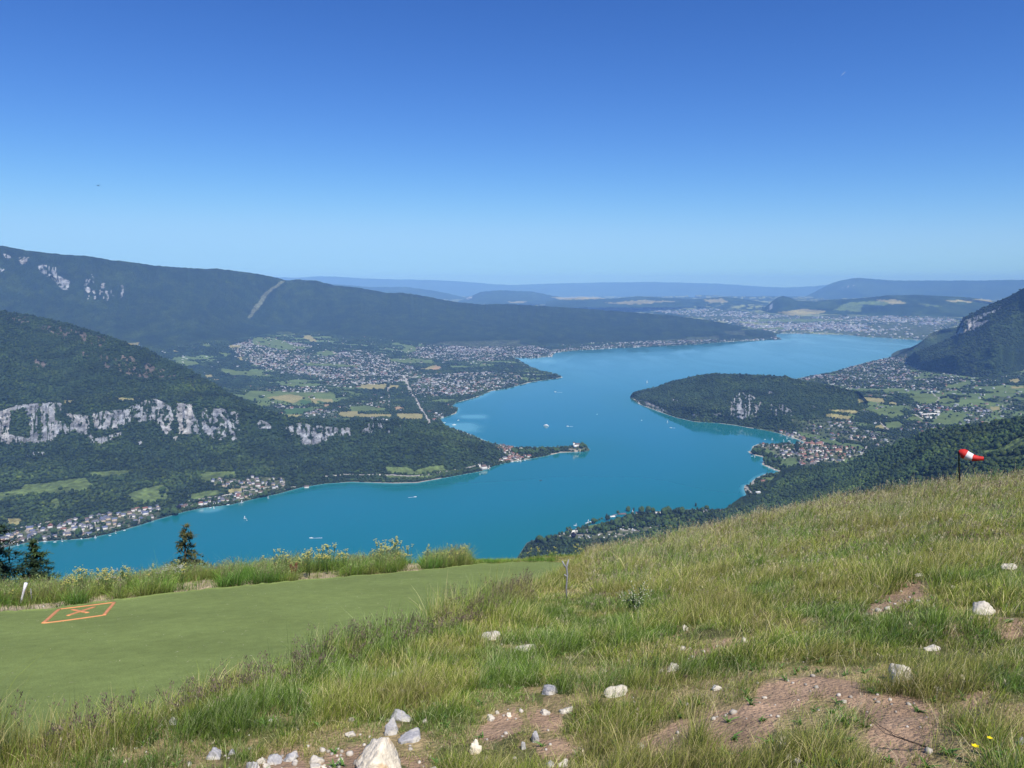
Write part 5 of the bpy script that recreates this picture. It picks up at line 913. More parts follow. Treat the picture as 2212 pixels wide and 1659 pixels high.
# ---------------------------------------------------------------- conifers at the edge
needle = mat("fir_needles", rough=.7, attr=True, trans=.12, spec=.2)
def conifer(name, loc, H, Rb, label, seed, col=(.030, .055, .022), tiers=26, gap=0, lean=(0, 0), droop=.25, power=.8, sparse=0, cat="tree", z0=.06):
    g = np.random.default_rng(seed); t = empty(name, loc, 0, label, cat); b = MB(); b.tube([(0, 0, -.3), (lean[0] * .5, lean[1] * .5, H * .5), (lean[0], lean[1], H)], [H * .022, H * .014, .004], 7); b.build("trunk", M['bark'], t, True)
    V, T, Cc = [], [], []; n = 0
    for k_ in range(tiers):
        f = z0 + (1 - z0) * (k_ + g.random() * .7) / tiers; z = H * f; L_ = Rb * (1 - f) ** power * (.72 + .5 * g.random()) + .03
        nbr = int(5 + 5 * (1 - f)) if not sparse else int(3 + 3 * (1 - f))
        for j_ in range(nbr):
            if g.random() < gap: continue
            a = g.random() * 6.283; ll = L_ * (.6 + .55 * g.random()); up = .25 if f > .8 else -.05; ns_ = max(4, int(ll / .05))
            d0 = np.array((math.cos(a), math.sin(a)))
            for s_ in range(ns_):
                tt_ = (s_ + .5) / ns_; rad_ = ll * tt_; zz = z + rad_ * up - droop * ll * tt_ ** 2; w_ = .20 * ll * (1 - .6 * tt_) + .03
                for m_ in range(7):
                    p = np.array((d0[0] * rad_, d0[1] * rad_, zz)) + g.normal(0, 1, 3) * np.array((w_ * .45, w_ * .45, w_ * .16)); p[:2] += np.array(lean) * f
                    dd = np.array((d0[0], d0[1], -.2)) + g.normal(0, .55, 3); dd /= np.linalg.norm(dd); ln_ = .05 + .05 * g.random(); sd = np.cross(dd, (0, 0, 1.)); sd = sd / (np.linalg.norm(sd) + 1e-6) * ln_ * .28
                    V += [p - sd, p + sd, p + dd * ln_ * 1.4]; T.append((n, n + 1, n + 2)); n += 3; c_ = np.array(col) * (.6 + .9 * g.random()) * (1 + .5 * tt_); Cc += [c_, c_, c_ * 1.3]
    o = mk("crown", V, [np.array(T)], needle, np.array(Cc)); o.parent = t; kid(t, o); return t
def tree_at(u, vtop, r, H): p = ray_pt(u, vtop, r); return (p.x, p.y, p.z - H)
conifer("fir_tree", tree_at(-34, 1092, 20, 4.1), 4.1, 1.95, "tall dark fir cut by the left edge of the photo", 5, tiers=38, col=(.016, .030, .015))
conifer("fir_tree", tree_at(72, 1168, 20.5, 3.2), 3.2, 1.5, "smaller greener fir with a pointed top beside the tall dark fir", 6, tiers=34, col=(.034, .058, .020), power=.95)
conifer("spruce_tree", tree_at(392, 1133, 21, 2.6), 2.6, 1.2, "lone ragged brownish spruce with a bent top against the lake", 9, tiers=26, gap=.12, col=(.060, .062, .022), droop=.32, lean=(.08, 0), sparse=1)

# ---------------------------------------------------------------- broadleaf trees, houses, boats by the lake
def on_land(u, v):
    for i in (4, 3):
        su, sV, sX, sY, sZ = SHEETS[i]
        if su[0] <= u <= su[-1]:
            f = (u - su[0]) / (su[1] - su[0]); j_ = min(int(f), len(su) - 2); vc_ = sV[j_]
            if vc_[-1] < v < vc_[0] - .3: return tuple(float(np.interp(-v, -vc_, q_[j_])) for q_ in (sX, sY, sZ))
    x_, y_, z_, s_ = hit(u, v, 9); return float(x_), float(y_), float(z_)
def crown_mesh(seed, tall, n=46, m='leafobj', r0=.30):
    g = np.random.default_rng(seed); sv, sf = ICO2; Vs, Fs = [], []
    for k_ in range(n):
        d = g.normal(size=3); d /= np.linalg.norm(d); rr = g.random() ** .4 * .36; c_ = d * rr * np.array((1, 1, tall)) + np.array((0, 0, .62 * tall + .0)); s_ = r0 * (.35 + .5 * g.random())
        Vs.append(sv * s_ * (1 + g.uniform(-.22, .22, (len(sv), 1))) + c_); Fs.append(sf + k_ * len(sv))
    return np.concatenate(Vs), np.concatenate(Fs)
TP = {}
def tree_thing(kind_, u, v, hu, label, group=None):
    """a tree whose foot is seen at (u,v) and which is hu measured units tall"""
    p = on_land(u, v); H = hu * math.hypot(p[0], p[1]) / 1661
    nm = {'broad': "broadleaf_tree", 'poplar': "poplar_tree", 'cedar': "conifer_tree", 'purple': "copper_beech_tree"}[kind_]
    var = (kind_, int(RNG.integers(3)) if kind_ == 'broad' else 0)
    if var not in TP:
        t = empty(nm, p, 0, label, "tree", group); tall = {'broad': .75, 'poplar': .72, 'cedar': .7, 'purple': .7}[kind_]
        V, Fc = crown_mesh(50 + var[1] + len(TP), tall); V = np.array(V)
        if kind_ == 'cedar': w_ = np.clip(1.25 - V[:, 2] / 1.05, .12, 1); V[:, 0] *= w_; V[:, 1] *= w_
        V[:, 2] = (V[:, 2] - V[:, 2].min()) / (V[:, 2].max() - V[:, 2].min()) * .88 + .12
        hw = max(abs(V[:, 0]).max(), abs(V[:, 1]).max()); V[:, :2] *= {'broad': .44, 'poplar': .20, 'cedar': .2, 'purple': .5}[kind_] / hw
        c_ = mk("crown", V, [Fc], {'broad': M['leafobj'], 'poplar': M['darkleaf'], 'cedar': M['darkleaf'], 'purple': M['purpleleaf']}[kind_]); c_.parent = t; kid(t, c_)
        b = MB(); b.tube([(0, 0, -.08), (0, 0, .4)], [.03, .02], 6); b.build("trunk", M['bark'], t); TP[var] = t
    else: t = dup(TP[var], p, R_(0, 6.28), 1, label, group)
    if group is None and 'group' in t: del t['group']
    t.scale = (H * R_(.9, 1.1), H * R_(.9, 1.1), H); return t
NT = [('broad',130,698,85,"big dark tree at the left tip of the campground shore"),('broad',180,700,60,"second tree from the left tip of the campground shore"),('broad',228,680,72,"round tree behind the left tip of the campground"),('broad',436,562,42,"small round tree left of the campground beach houses"),('broad',463,540,26,"tiny round tree by the campground beach houses"),
 ('broad',378,605,38,"low tree on the campground shore below the beach houses"),('broad',995,378,42,"single tree alone on the shore near the beach club roofs"),('broad',1107,358,66,"oval tree standing alone on the shore lawn"),('poplar',1168,356,52,"slim tree right of the oval tree on the shore lawn"),('cedar',870,455,85,"tall pointed dark tree at the end of the campground lawn"),('cedar',893,450,66,"shorter pointed dark tree beside the tall one on the lawn"),
 ('broad',728,488,64,"tree at the water end of the hedge line on the lawn"),('purple',505,645,66,"dark purple copper beech in the campground"),('broad',1255,372,78,"tall tree of the shore clump right of the beach club"),('broad',1330,372,82,"tallest tree of the shore clump right of the beach club"),('broad',1382,374,66,"rounder tree of the shore clump right of the beach club"),
 ('broad',785,560,72,"left tree of the round pair beside the lawn"),('broad',852,584,72,"right tree of the round pair beside the lawn"),('broad',1000,490,74,"wide tree in the middle of the campground"),('broad',1115,470,78,"tall tree behind the white caravans"),('broad',1265,535,80,"large round tree over the white caravans"),('broad',1065,520,66,"tree between the caravan rows"),('broad',940,560,60,"tree below the lawn corner"),
 ('broad',1540,392,98,"highest tree of the row on the shore point"),('broad',1500,400,86,"tree left of the highest on the shore point"),('poplar',1640,392,84,"narrow tree on the shore point"),('broad',1700,385,84,"dark tree right of the narrow one on the shore point"),('poplar',1855,305,54,"pointed tree rising above the others on the shore point"),('broad',1932,350,48,"small tree by the white shore house"),('broad',1976,342,60,"tree right of the white shore house"),('broad',1900,430,80,"tree in front of the white shore house"),
 ('broad',680,600,58,"tree beside the grey campground roof"),('broad',618,600,56,"small tree left of the grey campground roof"),('broad',740,610,50,"tree below the round pair"),('broad',570,600,60,"tree right of the copper beech"),('broad',430,620,58,"tree left of the copper beech"),('broad',470,590,50,"tree above the copper beech")]
for kd, x_, y_, h_, lb in NT: u, v = tr('N', [(x_, y_)])[0]; tree_thing(kd, u, v, h_ * .1953 * 1.1, lb)
for i in range(9): u, v = tr('N', [(608 + i * 26, 528 - i * 10.5)])[0]; tree_thing('broad', u, v, 6.5, "small clipped tree in the straight row across the campground lawn", "clipped trees in the row across the lawn")
for i in range(34):
    x_ = R_(960, 1860); y_ = R_(430, 545); u, v = tr('N', [(x_, y_)])[0]; tree_thing('broad', u, v, R_(10, 15), "green round tree of the dense grove between the campground and the shore point", "trees of the grove behind the campground")
for kd, x_, y_, h_, lb in [('cedar',728,400,175,"tall black conifer towering over the red-roofed village by the bay"),('cedar',515,355,80,"dark conifer left of the tall black conifer in the village"),('cedar',395,322,58,"dark conifer near the tip of the village point"),('cedar',285,478,62,"dark pointed tree on the beach corner of the village"),('cedar',385,712,50,"dark conifer on the wooded shore above the lake road"),('broad',140,420,95,"large tree at the tip of the village point"),('broad',200,410,80,"second large tree at the tip of the village point"),('broad',290,530,80,"tree on the shore right of the village beach"),('broad',350,560,80,"tree at the shore between the village and the bay park"),('broad',420,545,80,"tree in the shore grove below the village"),('broad',490,540,84,"dark tree in the shore grove below the village"),('broad',560,620,80,"tree at the right end of the shore grove")]:
    u, v = tr('T', [(x_, y_)])[0]; tree_thing(kd, u, v, h_ * .15625, lb)
for kd, x_, y_, h_, lb in [('broad',605,735+100,0,None)]: pass
for kd, x_, y_, h_, lb in [('cedar',1240,790,60,"left one of the dark conifers in the lakeside village on the left"),('cedar',1310,800,70,"right one of the dark conifers in the lakeside village on the left"),('cedar',1410,850,95,"tall dark conifer by the water in the lakeside village on the left"),('broad',760,880,100,"wide dark tree among the houses on the left shore"),('broad',1090,890,110,"dark tree by the boat landing on the left shore"),('broad',2060,690,80,"round bush-like tree at the water below the grey roofs"),('broad',540,960,90,"dark trees behind the left shore boats"),('broad',1285,900,60,"dark tree standing in the water's edge on the left shore"),('broad',1090,655,80,"round tree uphill of the left village")]:
    u, v = tr('L', [(x_, y_)])[0]; tree_thing(kd, u, v, h_ * .15625, lb)
for kd, x_, y_, h_, lb in [('purple',655,500,48,"dark purple tree between the two lakeside villages"),('broad',610,572,84,"large round tree at the water between the two villages"),('broad',497,578,66,"round tree left of the large round one at the water"),('broad',535,545,60,"tree behind the two round ones at the water"),('broad',1610,365,70,"round tree on the shore below the railway"),('broad',1500,385,60,"dark tree on the shore right of the small jetty"),('broad',1560,375,60,"dark tree next to the round one below the railway"),('broad',475,330,80,"narrow group tree in the middle of the pale meadow"),('broad',470,365,40,"low tree under the narrow one in the pale meadow"),('broad',247,430,40,"left round tree at the foot of the pale meadow"),('broad',315,430,38,"second round tree at the foot of the pale meadow"),('broad',365,445,34,"third round tree at the foot of the pale meadow")]:
    u, v = tr('K', [(x_, y_)])[0]; tree_thing(kd, u, v, h_ * .1953, lb)
# trees of the narrow peninsula and the castle islet
for i in range(46):
    x_ = R_(450, 1110); y_ = 262 + (x_ - 450) * .02 + R_(-4, 1) * (1 if x_ < 850 else .6) * 8 + (40 if x_ < 800 else 12); u, v = tr('U', [(x_, y_)])[0]; tree_thing('broad', u, v, R_(7, 11), "dark tree on the narrow peninsula before the castle", "trees on the narrow peninsula")
tree_thing('cedar', *tr('U', [(462, 240)])[0], 8, "small pointed tree above the village roofs on the peninsula")
# castle islet
ci = tr('U', [(1365, 262)])[0]; cp_ = on_land(ci[0], ci[1]); kx_ = math.hypot(cp_[0], cp_[1]) / 1661 * .15625
th = np.linspace(0, 2 * math.pi, 41)[:-1]; V, Fc = [], []; rings = [(1.0, -3), (.96, 5), (.78, 12), (.5, 18), (.2, 20), (0.01, 20)]
for i, (q_, zz) in enumerate(rings):
    for j_, a in enumerate(th): n_ = 1 + .25 * (vn(np.cos(a) * 2 + 5, np.sin(a) * 2 + i * .3, 4) - .5); V.append((math.cos(a) * q_ * 150 * kx_ * n_, math.sin(a) * q_ * 100 * kx_ * n_, zz))
for i in range(5):
    for j_ in range(40): Fc.append((i * 40 + j_, i * 40 + (j_ + 1) % 40, (i + 1) * 40 + (j_ + 1) % 40, (i + 1) * 40 + j_))
V = np.array(V); cc = np.where((V[:, 2:3] < 8) & (V[:, 0:1] < 40 * kx_), np.array([[.42, .37, .30]]), np.array([[.07, .08, .04]])); o = mk("islet_hill", V, [np.array(Fc)], M['land'], cc, True); o.location = (cp_[0], cp_[1] + 20, LAKE); tag(o, "rocky knoll at the tip of the peninsula", kind='structure')
def knoll(du, dy=0): x_ = cp_[0] + du * kx_; y_ = cp_[1] + 20 + dy; q_ = math.hypot(du * kx_ / (150 * kx_), dy / (100 * kx_)); return (x_, y_, LAKE + float(np.interp(q_, [0, .2, .5, .78, .96, 1], [20, 20, 18, 12, 5, 0])) - .5)
for du, dy, hh in [(20,-18,15),(45,-20,17),(70,-10,17),(95,-5,14),(115,0,11),(60,12,18),(90,14,15),(-20,-28,9),(0,-34,9),(35,-34,10),(70,-32,11),(-110,-6,8),(-135,0,8),(-90,8,9),(100,-22,10),(125,-8,8),(-40,18,10),(30,-5,13)]:
    t = dup(TP[('broad', int(RNG.integers(3)))] if ('broad', 0) in TP and ('broad', 1) in TP and ('broad', 2) in TP else list(TP.values())[0], knoll(du, dy), R_(0, 6.28), hh * 1.15, "dark tree crowding the castle knoll at the tip of the peninsula", "trees on the castle knoll")
def gable(b, c, L_, W_, H_, rh, ov=.6, rz=0): pass
def house_parts(t, L_, W_, H_, rh, wm, rm, hip=0, win=False):
    b = MB(); b.box((0, 0, H_ / 2 - 1), (L_, W_, H_ + 2)); b.add([(-L_ / 2, -W_ / 2, H_), (-L_ / 2, W_ / 2, H_), (-L_ / 2 + hip, 0, H_ + rh * .97), (L_ / 2, -W_ / 2, H_), (L_ / 2, W_ / 2, H_), (L_ / 2 - hip, 0, H_ + rh * .97)], T=[(0, 2, 1), (3, 4, 5)])
    b.build("wall", wm, t)
    o_ = .7; r = MB(); z0 = H_ - .35; th_ = .35; A_ = [(-L_ / 2 - o_, -W_ / 2 - o_, z0), (L_ / 2 + o_, -W_ / 2 - o_, z0), (L_ / 2 + o_, W_ / 2 + o_, z0), (-L_ / 2 - o_, W_ / 2 + o_, z0), (-L_ / 2 - o_ + hip, 0, H_ + rh), (L_ / 2 + o_ - hip, 0, H_ + rh)]
    r.add(A_ + [(x_, y_, z_ + th_) for x_, y_, z_ in A_], Q=[(6, 7, 11, 10), (8, 9, 10, 11), (0, 1, 7, 6), (1, 2, 8, 7), (2, 3, 9, 8), (3, 0, 6, 9), (1, 0, 4, 5), (3, 2, 5, 4)], T=[(7, 8, 11), (9, 6, 10), (0, 3, 4), (2, 1, 5)]); return r.build("roof", rm, t)
def block(name, u, v, L_, W_, H_, rh, wm, rm, rz, label, cat="house", hip=0, group=None):
    t = empty(name, on_land(u, v), rz, label, cat, group); r = house_parts(t, L_, W_, H_, rh, wm, rm, hip); return t, r
# castle
p = knoll(-42, -6); t = empty("castle", (p[0], p[1], p[2] - .5), .15, "white castle with a square tower on the wooded knoll at the tip of the peninsula", "castle")
b = MB(); b.box((8, 2, 6), (26, 13, 14)); b.box((-4, -8, 4), (12, 8, 9)); b.build("wall", M['wall'], t)
b = MB(); b.box((-8, 1, 9.5), (8, 8, 21)); tw = b.build("tower", M['wall'], t); b = MB(); b.add([(-13, -4, 20), (-3, -4, 20), (-3, 6, 20), (-13, 6, 20), (-8, 1, 25)], Q=[(0, 3, 2, 1)], T=[(0, 1, 4), (1, 2, 4), (2, 3, 4), (3, 0, 4)]); tr_o = b.build("tower_roof", M['brownroof'], t); tr_o.parent = tw
r = MB(); A_ = [(-6, -6, 13), (22, -6, 13), (22, 10, 13), (-6, 10, 13), (-6, 2, 17.5), (22, 2, 17.5)]; r.add(A_, Q=[(0, 1, 5, 4), (2, 3, 4, 5), (0, 3, 2, 1)], T=[(1, 2, 5), (3, 0, 4)]); r.build("roof", M['brownroof'], t)
# lakeside manor
t, r = block("manor_house", *tr('U', [(56, 520)])[0], 24, 17, 15, 7, M['wall'], M['brownroof'], .35, "large white manor with a dark hipped roof standing at the water where the beach ends", "manor", 7)
b = MB(); b.tube([(-16, 8, -1), (-16, 8, 23)], [3.2, 3.2], 10); tw = b.build("tower", M['wall'], t); b = MB(); b.tube([(-16, 8, 23), (-16, 8, 29)], [3.9, .2], 10); q_ = b.build("tower_roof", M['greyroof'], t); q_.parent = tw
b = MB()
for i in range(5):
    for j_ in range(3): b.box((-9 + i * 4.5, -8.55, 3 + j_ * 4), (1.2, .2, 2.0))
q_ = b.build("window", M['boatdark'], t)
block("white_house", *tr('U', [(565, 262)])[0], 11, 9, 13, 2, M['wall'], M['wall'], .1, "tall narrow white house alone in the trees of the peninsula")
block("abbey", *tr('T', [(905, 290)])[0], 46, 15, 8, 6, M['cream'], M['redroof'], -.15, "long red-roofed abbey at the head of the bay", "abbey", 4)
block("abbey_wing", *tr('T', [(1040, 290)])[0], 34, 16, 8, 6, M['cream'], M['redroof'], .1, "shorter red-roofed wing right of the long abbey", "abbey", 5)
block("hotel", *tr('T', [(815, 600)])[0], 17, 15, 16, 5, M['wall'], M['redroof'], .3, "tall white hotel with a red roof at the lower edge of the bay village", "hotel", 4)
block("long_hall", *tr('T', [(1020, 385)])[0], 50, 12, 7, 1.5, M['wall'], M['wall'], -.12, "long white flat-looking hall behind the bay village roofs", "hall")
for x_, y_, L_ in [(1380,665,40),(1440,660,46),(1410,690,34),(1480,640,28),(1350,650,24)]: block("warehouse", *tr('M', [(x_, y_)])[0], L_, L_ * .6, 8, 1, M['wall'], M['wall'], R_(-.3, .3), "flat white commercial building in the valley behind the headland", "warehouse", 0, "white commercial buildings in the valley")
block("lakeside_villa", *tr('T', [(265, 805)])[0], 20, 14, 6, 4, M['cream'], M['redroof'], .1, "orange-roofed villa on the wooded point above the lake road")
block("villa", *tr('K', [(895, 458)])[0], 15, 12, 10, 4, M['wall'], M['redroof'], .5, "square cream villa with a pink front on the shore right of the purple tree", "house", 4)
block("boathouse", *tr('K', [(2065, 262)])[0], 17, 12, 6, 3, M['wall'], M['brownroof'], .3, "white boathouse alone at the water's edge beyond the last village")
block("church", *tr('T', [(1300, 395)])[0], 30, 15, 11, 8, M['cream'], M['redroof'], .2, "large red-roofed church hall in the middle of the bay village", "church")
block("shore_house", *tr('N', [(1955, 355)])[0], 14, 10, 6, 3, M['wall'], M['greyroof'], .2, "white house on the shore point between two trees")
for x_, y_, lb in [(1500, 884, 'lone red-roofed house in the woods left of the windsock'), (1880, 890, 'lone pink-roofed house at the wood edge above the windsock')]: block('farmhouse', *tr('M', [(x_, y_)])[0], 17, 12, 8, 5, M['cream'], M['redroof'], .2, lb)
WM = {'white': M['wall'], 'cream': M['cream']}; RM = {'grey': M['greyroof'], 'blue-grey': M['blueroof'], 'red': M['redroof'], 'brown': M['brownroof']}
HP = {}
def house(u, v, wl, rf, size, rz, label, group):
    key = (wl, rf, size); L_ = {'small': 10, 'middle-sized': 13.5, 'large': 18}[size]
    if key not in HP: t = empty("house", on_land(u, v), rz, label, "house", group); house_parts(t, L_, L_ * .72, 5.2 + L_ * .12, L_ * .24, WM[wl], RM[rf], L_ * .2 if rf == 'grey' else 0); HP[key] = t
    else: t = dup(HP[key], on_land(u, v), rz, R_(.88, 1.15), label, group)
    return t
def village(key, n, dx_, dy_, roofs, phrase, ang, big=.15):
    c_, poly = VILL[key]; P = tr(c_, poly); a = np.array(P); got = []; tries = 0; lo_, hi_ = a.min(0), a.max(0)
    while len(got) < n and tries < 9000:
        tries += 1; x_, y_ = R_(lo_[0], hi_[0]), R_(lo_[1], hi_[1])
        if not inside(P, np.array([x_]), np.array([y_]))[0]: continue
        if any(abs(x_ - g_[0]) < dx_ and abs(y_ - g_[1]) < dy_ for g_ in got): continue
        q_ = on_land(x_, y_)
        if shore_sd(np.array([q_[0]]), np.array([q_[1]]))[0] < 10: continue
        got.append((x_, y_)); col_in = [g_ for g_ in np.linspace(0, 1, 3)]
        vs_ = [pt[1] for pt in P if abs(pt[0] - x_) < (hi_[0] - lo_[0]) * .2] or [lo_[1], hi_[1]]; f = (y_ - min(vs_)) / (max(vs_) - min(vs_) + 1e-6)
        row = "near the water" if f > .66 else "in the middle rows" if f > .33 else "on the uphill side"; e = (x_ - lo_[0]) / (hi_[0] - lo_[0]); end = "left end" if e < .33 else "middle" if e < .66 else "right end"
        if key in ('talloires', 'valley', 'camp'): row = row.replace("near the water", "on the near side").replace("on the uphill side", "on the far side")
        rf = str(RNG.choice(list(roofs), p=list(roofs.values()))); wl = 'white' if R_(0, 1) < .78 else 'cream'; size = 'large' if R_(0, 1) < big else ('middle-sized' if R_(0, 1) < .5 else 'small')
        house(x_, y_, wl, rf, size, ang + R_(-.25, .25) + (1.571 if R_(0, 1) < .35 else 0), f"{size} {wl} {rf}-roofed house {row}, {end} of {phrase}".replace("in the middle rows", "midway").replace("at the middle", "in mid-row").replace("of the hamlet", "of hamlet").replace("of hamlet behind the bay village", "of the hill hamlet").replace("of the shore road round the bay", "of the bay road"), f"{size} {wl} {rf}-roofed houses {row} at the {end} of {phrase}")
village('left', 88, 4.6, 2.6, {'grey': .55, 'blue-grey': .25, 'red': .07, 'brown': .13}, "the village by the firs", .55)
village('mid', 24, 5.0, 2.6, {'grey': .5, 'blue-grey': .1, 'red': .12, 'brown': .28}, "the jetty hamlet", .4, .05)
village('upper', 30, 5.4, 2.6, {'grey': .5, 'blue-grey': .15, 'red': .1, 'brown': .25}, "the hamlet above the railway", .35, .05)
village('duingt', 46, 3.6, 1.7, {'grey': .12, 'blue-grey': .03, 'red': .5, 'brown': .35}, "the peninsula village", .4, .12)
village('talloires', 92, 4.6, 2.5, {'grey': .2, 'blue-grey': .05, 'red': .45, 'brown': .30}, "the bay village", -.15, .3)
village('bay', 9, 5, 2, {'grey': .3, 'blue-grey': .1, 'red': .3, 'brown': .3}, "the shore road round the bay", -.4, .2)
village('valley', 12, 6, 2.6, {'grey': .4, 'blue-grey': .1, 'red': .3, 'brown': .2}, "the hamlet behind the bay village", 0, .2)
for key, n_, nm_ in (('left', 34, "tree among the houses of the village by the firs"), ('upper', 26, "garden tree among the houses of the hamlet above the railway"), ('mid', 12, "tree among the houses of the jetty hamlet"), ('talloires', 34, "tree among the roofs of the bay village"), ('duingt', 12, "small tree among the red roofs of the peninsula village"), ('valley', 10, "tree by the houses of the hill hamlet")):
    c_, poly = VILL[key]; P = tr(c_, poly); a = np.array(P); n = 0
    while n < n_:
        x_, y_ = R_(a[:, 0].min(), a[:, 0].max()), R_(a[:, 1].min(), a[:, 1].max())
        if not inside(P, np.array([x_]), np.array([y_]))[0]: continue
        q_ = on_land(x_, y_)
        if shore_sd(np.array([q_[0]]), np.array([q_[1]]))[0] < 6: continue
        tree_thing('broad', x_, y_, R_(4, 7.5) if key != 'duingt' else 4, nm_, nm_.replace("tree", "trees", 1)); n += 1
# campground caravans and huts
cv = None; c_, poly = VILL['camp']; P = tr(c_, poly); a = np.array(P); n = 0
for i in range(4000):
    x_, y_ = R_(*a[:, 0][[a[:, 0].argmin(), a[:, 0].argmax()]]), R_(*a[:, 1][[a[:, 1].argmin(), a[:, 1].argmax()]])
    if i % 4 == 0: x_, y_ = tr('N', [(R_(960, 1250), R_(440, 560))])[0]
    elif not inside(P, np.array([x_]), np.array([y_]))[0]: continue
    lb = "white caravan or hut among the campground trees"; g_ = "white caravans and huts of the campground"
    if cv is None:
        cv = empty("caravan", on_land(x_, y_), .3, lb, "caravan", g_); b = MB(); b.box((0, 0, 1.4), (6.2, 2.6, 2.4)); b.build("body", M['wall'], cv); b = MB(); b.box((0, 0, 2.72), (6.4, 2.9, .22)); b.build("roof", mat("caravan_roof", (.66, .66, .66), rough=.5, noise=(1, .1)), cv); b = MB(); b.box((0, -1.33, 1.8), (1.4, .08, .7)); b.build("window", M['boatdark'], cv)
    else: dup(cv, on_land(x_, y_), R_(0, 3.14), R_(.8, 1.35), lb, g_)
    n += 1
    if n >= 66: break
for x_, y_, L_, rm, lb in [(935,415,15,'wall',"white beach house left of the single shore tree"),(960,400,14,'greyroof',"grey-roofed beach house left of the single shore tree"),(1040,385,26,'brownroof',"long brown-roofed beach club on the campground shore"),(1220,368,18,'brownroof',"flat brown beach building between the slim tree and the clump"),(660,565,24,'greyroof',"broad grey roof beside the campground lawn"),(490,580,17,'wall',"white house above the copper beech"),(560,575,15,'wall',"white house right of the copper beech top"),(465,560,12,'brownroof',"small white house with brown roof at the campground beach"),(2085,345,14,'redroof',"red-roofed house on the shore behind the meadow grass"),(2130,345,12,'redroof',"smaller red-roofed house right on the shore behind the meadow grass"),(1435,372,16,'wall',"white boat shed right of the tree clump on the shore"),(2030,520,14,'redroof',"pink-walled hut above the skyline grass")]:
    block("camp_building", *tr('N', [(x_, y_)])[0], L_, L_ * .6, 4, 2, M['wall'], M[rm], R_(.1, .5), lb, "building")
# jetties and boats
def pier(c_, a, b_, wd_, label):
    (u0, v0), (u1, v1) = tr(c_, [a, b_]); q0 = ray(u0, v0); q1 = ray(u1, v1); A_ = Vector((float(q0[0] * LAKE / q0[2]), float(q0[1] * LAKE / q0[2]), 0)); B_ = Vector((float(q1[0] * LAKE / q1[2]), float(q1[1] * LAKE / q1[2]), 0)); d = B_ - A_; L_ = d.length
    t = MB(); t.box((L_ / 2, 0, 1.0), (L_, wd_, .4))
    for i in range(max(2, int(L_ / 8))): t.box((4 + i * 8, 0, -.1), (.5, wd_ * .7, 1.8))
    o = t.build("jetty", M['stone']); o.location = (A_.x, A_.y, LAKE); o.rotation_euler = (0, 0, math.atan2(d.y, d.x)); tag(o, label, "jetty")
pier('U', (1070, 292), (1160, 262), 6, "pale causeway leading to the castle knoll"); pier('T', (95, 385), (52, 380), 7, "short pale jetty at the tip of the bay village"); pier('L', (1850, 725), (1975, 700), 6, "long white jetty below the grey roofs of the left village"); pier('U', (130, 480), (115, 515), 5, "small white jetty by the manor")
def water_pt(u, v): a, b_, c_ = ray(u, v); r = LAKE / float(c_); return (float(a) * r, float(b_) * r, LAKE + .02)
def hull(L_, W_, H_):
    b = MB(); S_ = [(-.5, .8, 1), (-.2, 1, 1), (.15, .95, 1.02), (.38, .55, 1.12), (.5, .04, 1.25)]
    V = []
    for x_, w_, h_ in S_: V += [(x_ * L_, -w_ * W_ / 2, h_ * H_), (x_ * L_, w_ * W_ / 2, h_ * H_), (x_ * L_ * .94, w_ * W_ * .3, -.2), (x_ * L_ * .94, -w_ * W_ * .3, -.2)]
    Q = []
    for i in range(4): o = 4 * i; Q += [(o, o + 4, o + 5, o + 1), (o + 1, o + 5, o + 6, o + 2), (o + 2, o + 6, o + 7, o + 3), (o + 3, o + 7, o + 4, o)]
    return b.add(V, Q + [(0, 1, 2, 3), (16, 19, 18, 17)])
def make_boat(kind_, L_, label, group=None):
    t = empty({'motor': "motorboat", 'sail': "sailboat", 'ferry': "ferry", 'dark': "rowing_boat"}[kind_], (0, 0, 0), 0, label, "boat", group); m = M['boatdark'] if kind_ == 'dark' else M['boat']
    hull(L_, L_ * .3, L_ * .11).build("hull", m, t)
    if kind_ == 'sail':
        b = MB(); b.tube([(0, 0, 0), (0, 0, L_ * 1.25)], [.12, .08], 6); b.build("mast", M['boat'], t); b = MB(); b.add([(0, .0, L_ * .2), (-L_ * .42, .25, L_ * .2), (0, 0, L_ * 1.2), (0, .12, L_ * .2), (-L_ * .42, .37, L_ * .2), (0, .12, L_ * 1.2)], T=[(0, 1, 2), (5, 4, 3)], Q=[(0, 2, 5, 3), (1, 4, 5, 2), (0, 3, 4, 1)]); b.build("sail", M['boat'], t)
    elif kind_ == 'ferry':
        b = MB(); b.box((-L_ * .05, 0, L_ * .18), (L_ * .7, L_ * .24, L_ * .13)); b.box((-L_ * .02, 0, L_ * .28), (L_ * .35, L_ * .18, L_ * .08)); b.build("cabin", M['boat'], t); b = MB(); b.box((-L_ * .05, 0, L_ * .19), (L_ * .6, L_ * .245, L_ * .04)); b.build("window", M['boatdark'], t)
    else: b = MB(); b.box((0, 0, L_ * .15), (L_ * .3, L_ * .2, L_ * .1)); b.build("cabin", M['boatdark'] if kind_ == 'dark' else M['boat'], t)
    return t
def wake(t, L_, W_):
    n = 24; V, Fc = [], []
    for i in range(n + 1): f = i / n; w_ = W_ * (.15 + f) * (1 + .3 * (R_(0, 1) - .5)); V += [(-f * L_, -w_ / 2, .03), (-f * L_, w_ / 2 * (1 - .8 * f), .03), (-f * L_, -w_ / 2, -.1), (-f * L_, w_ / 2 * (1 - .8 * f), -.1)]
    for i in range(n): o = 4 * i; Fc += [(o, o + 1, o + 5, o + 4), (o, o + 4, o + 6, o + 2), (o + 1, o + 3, o + 7, o + 5)]
    o = mk("wake", V, [np.array(Fc)], M['foam']); o.parent = t
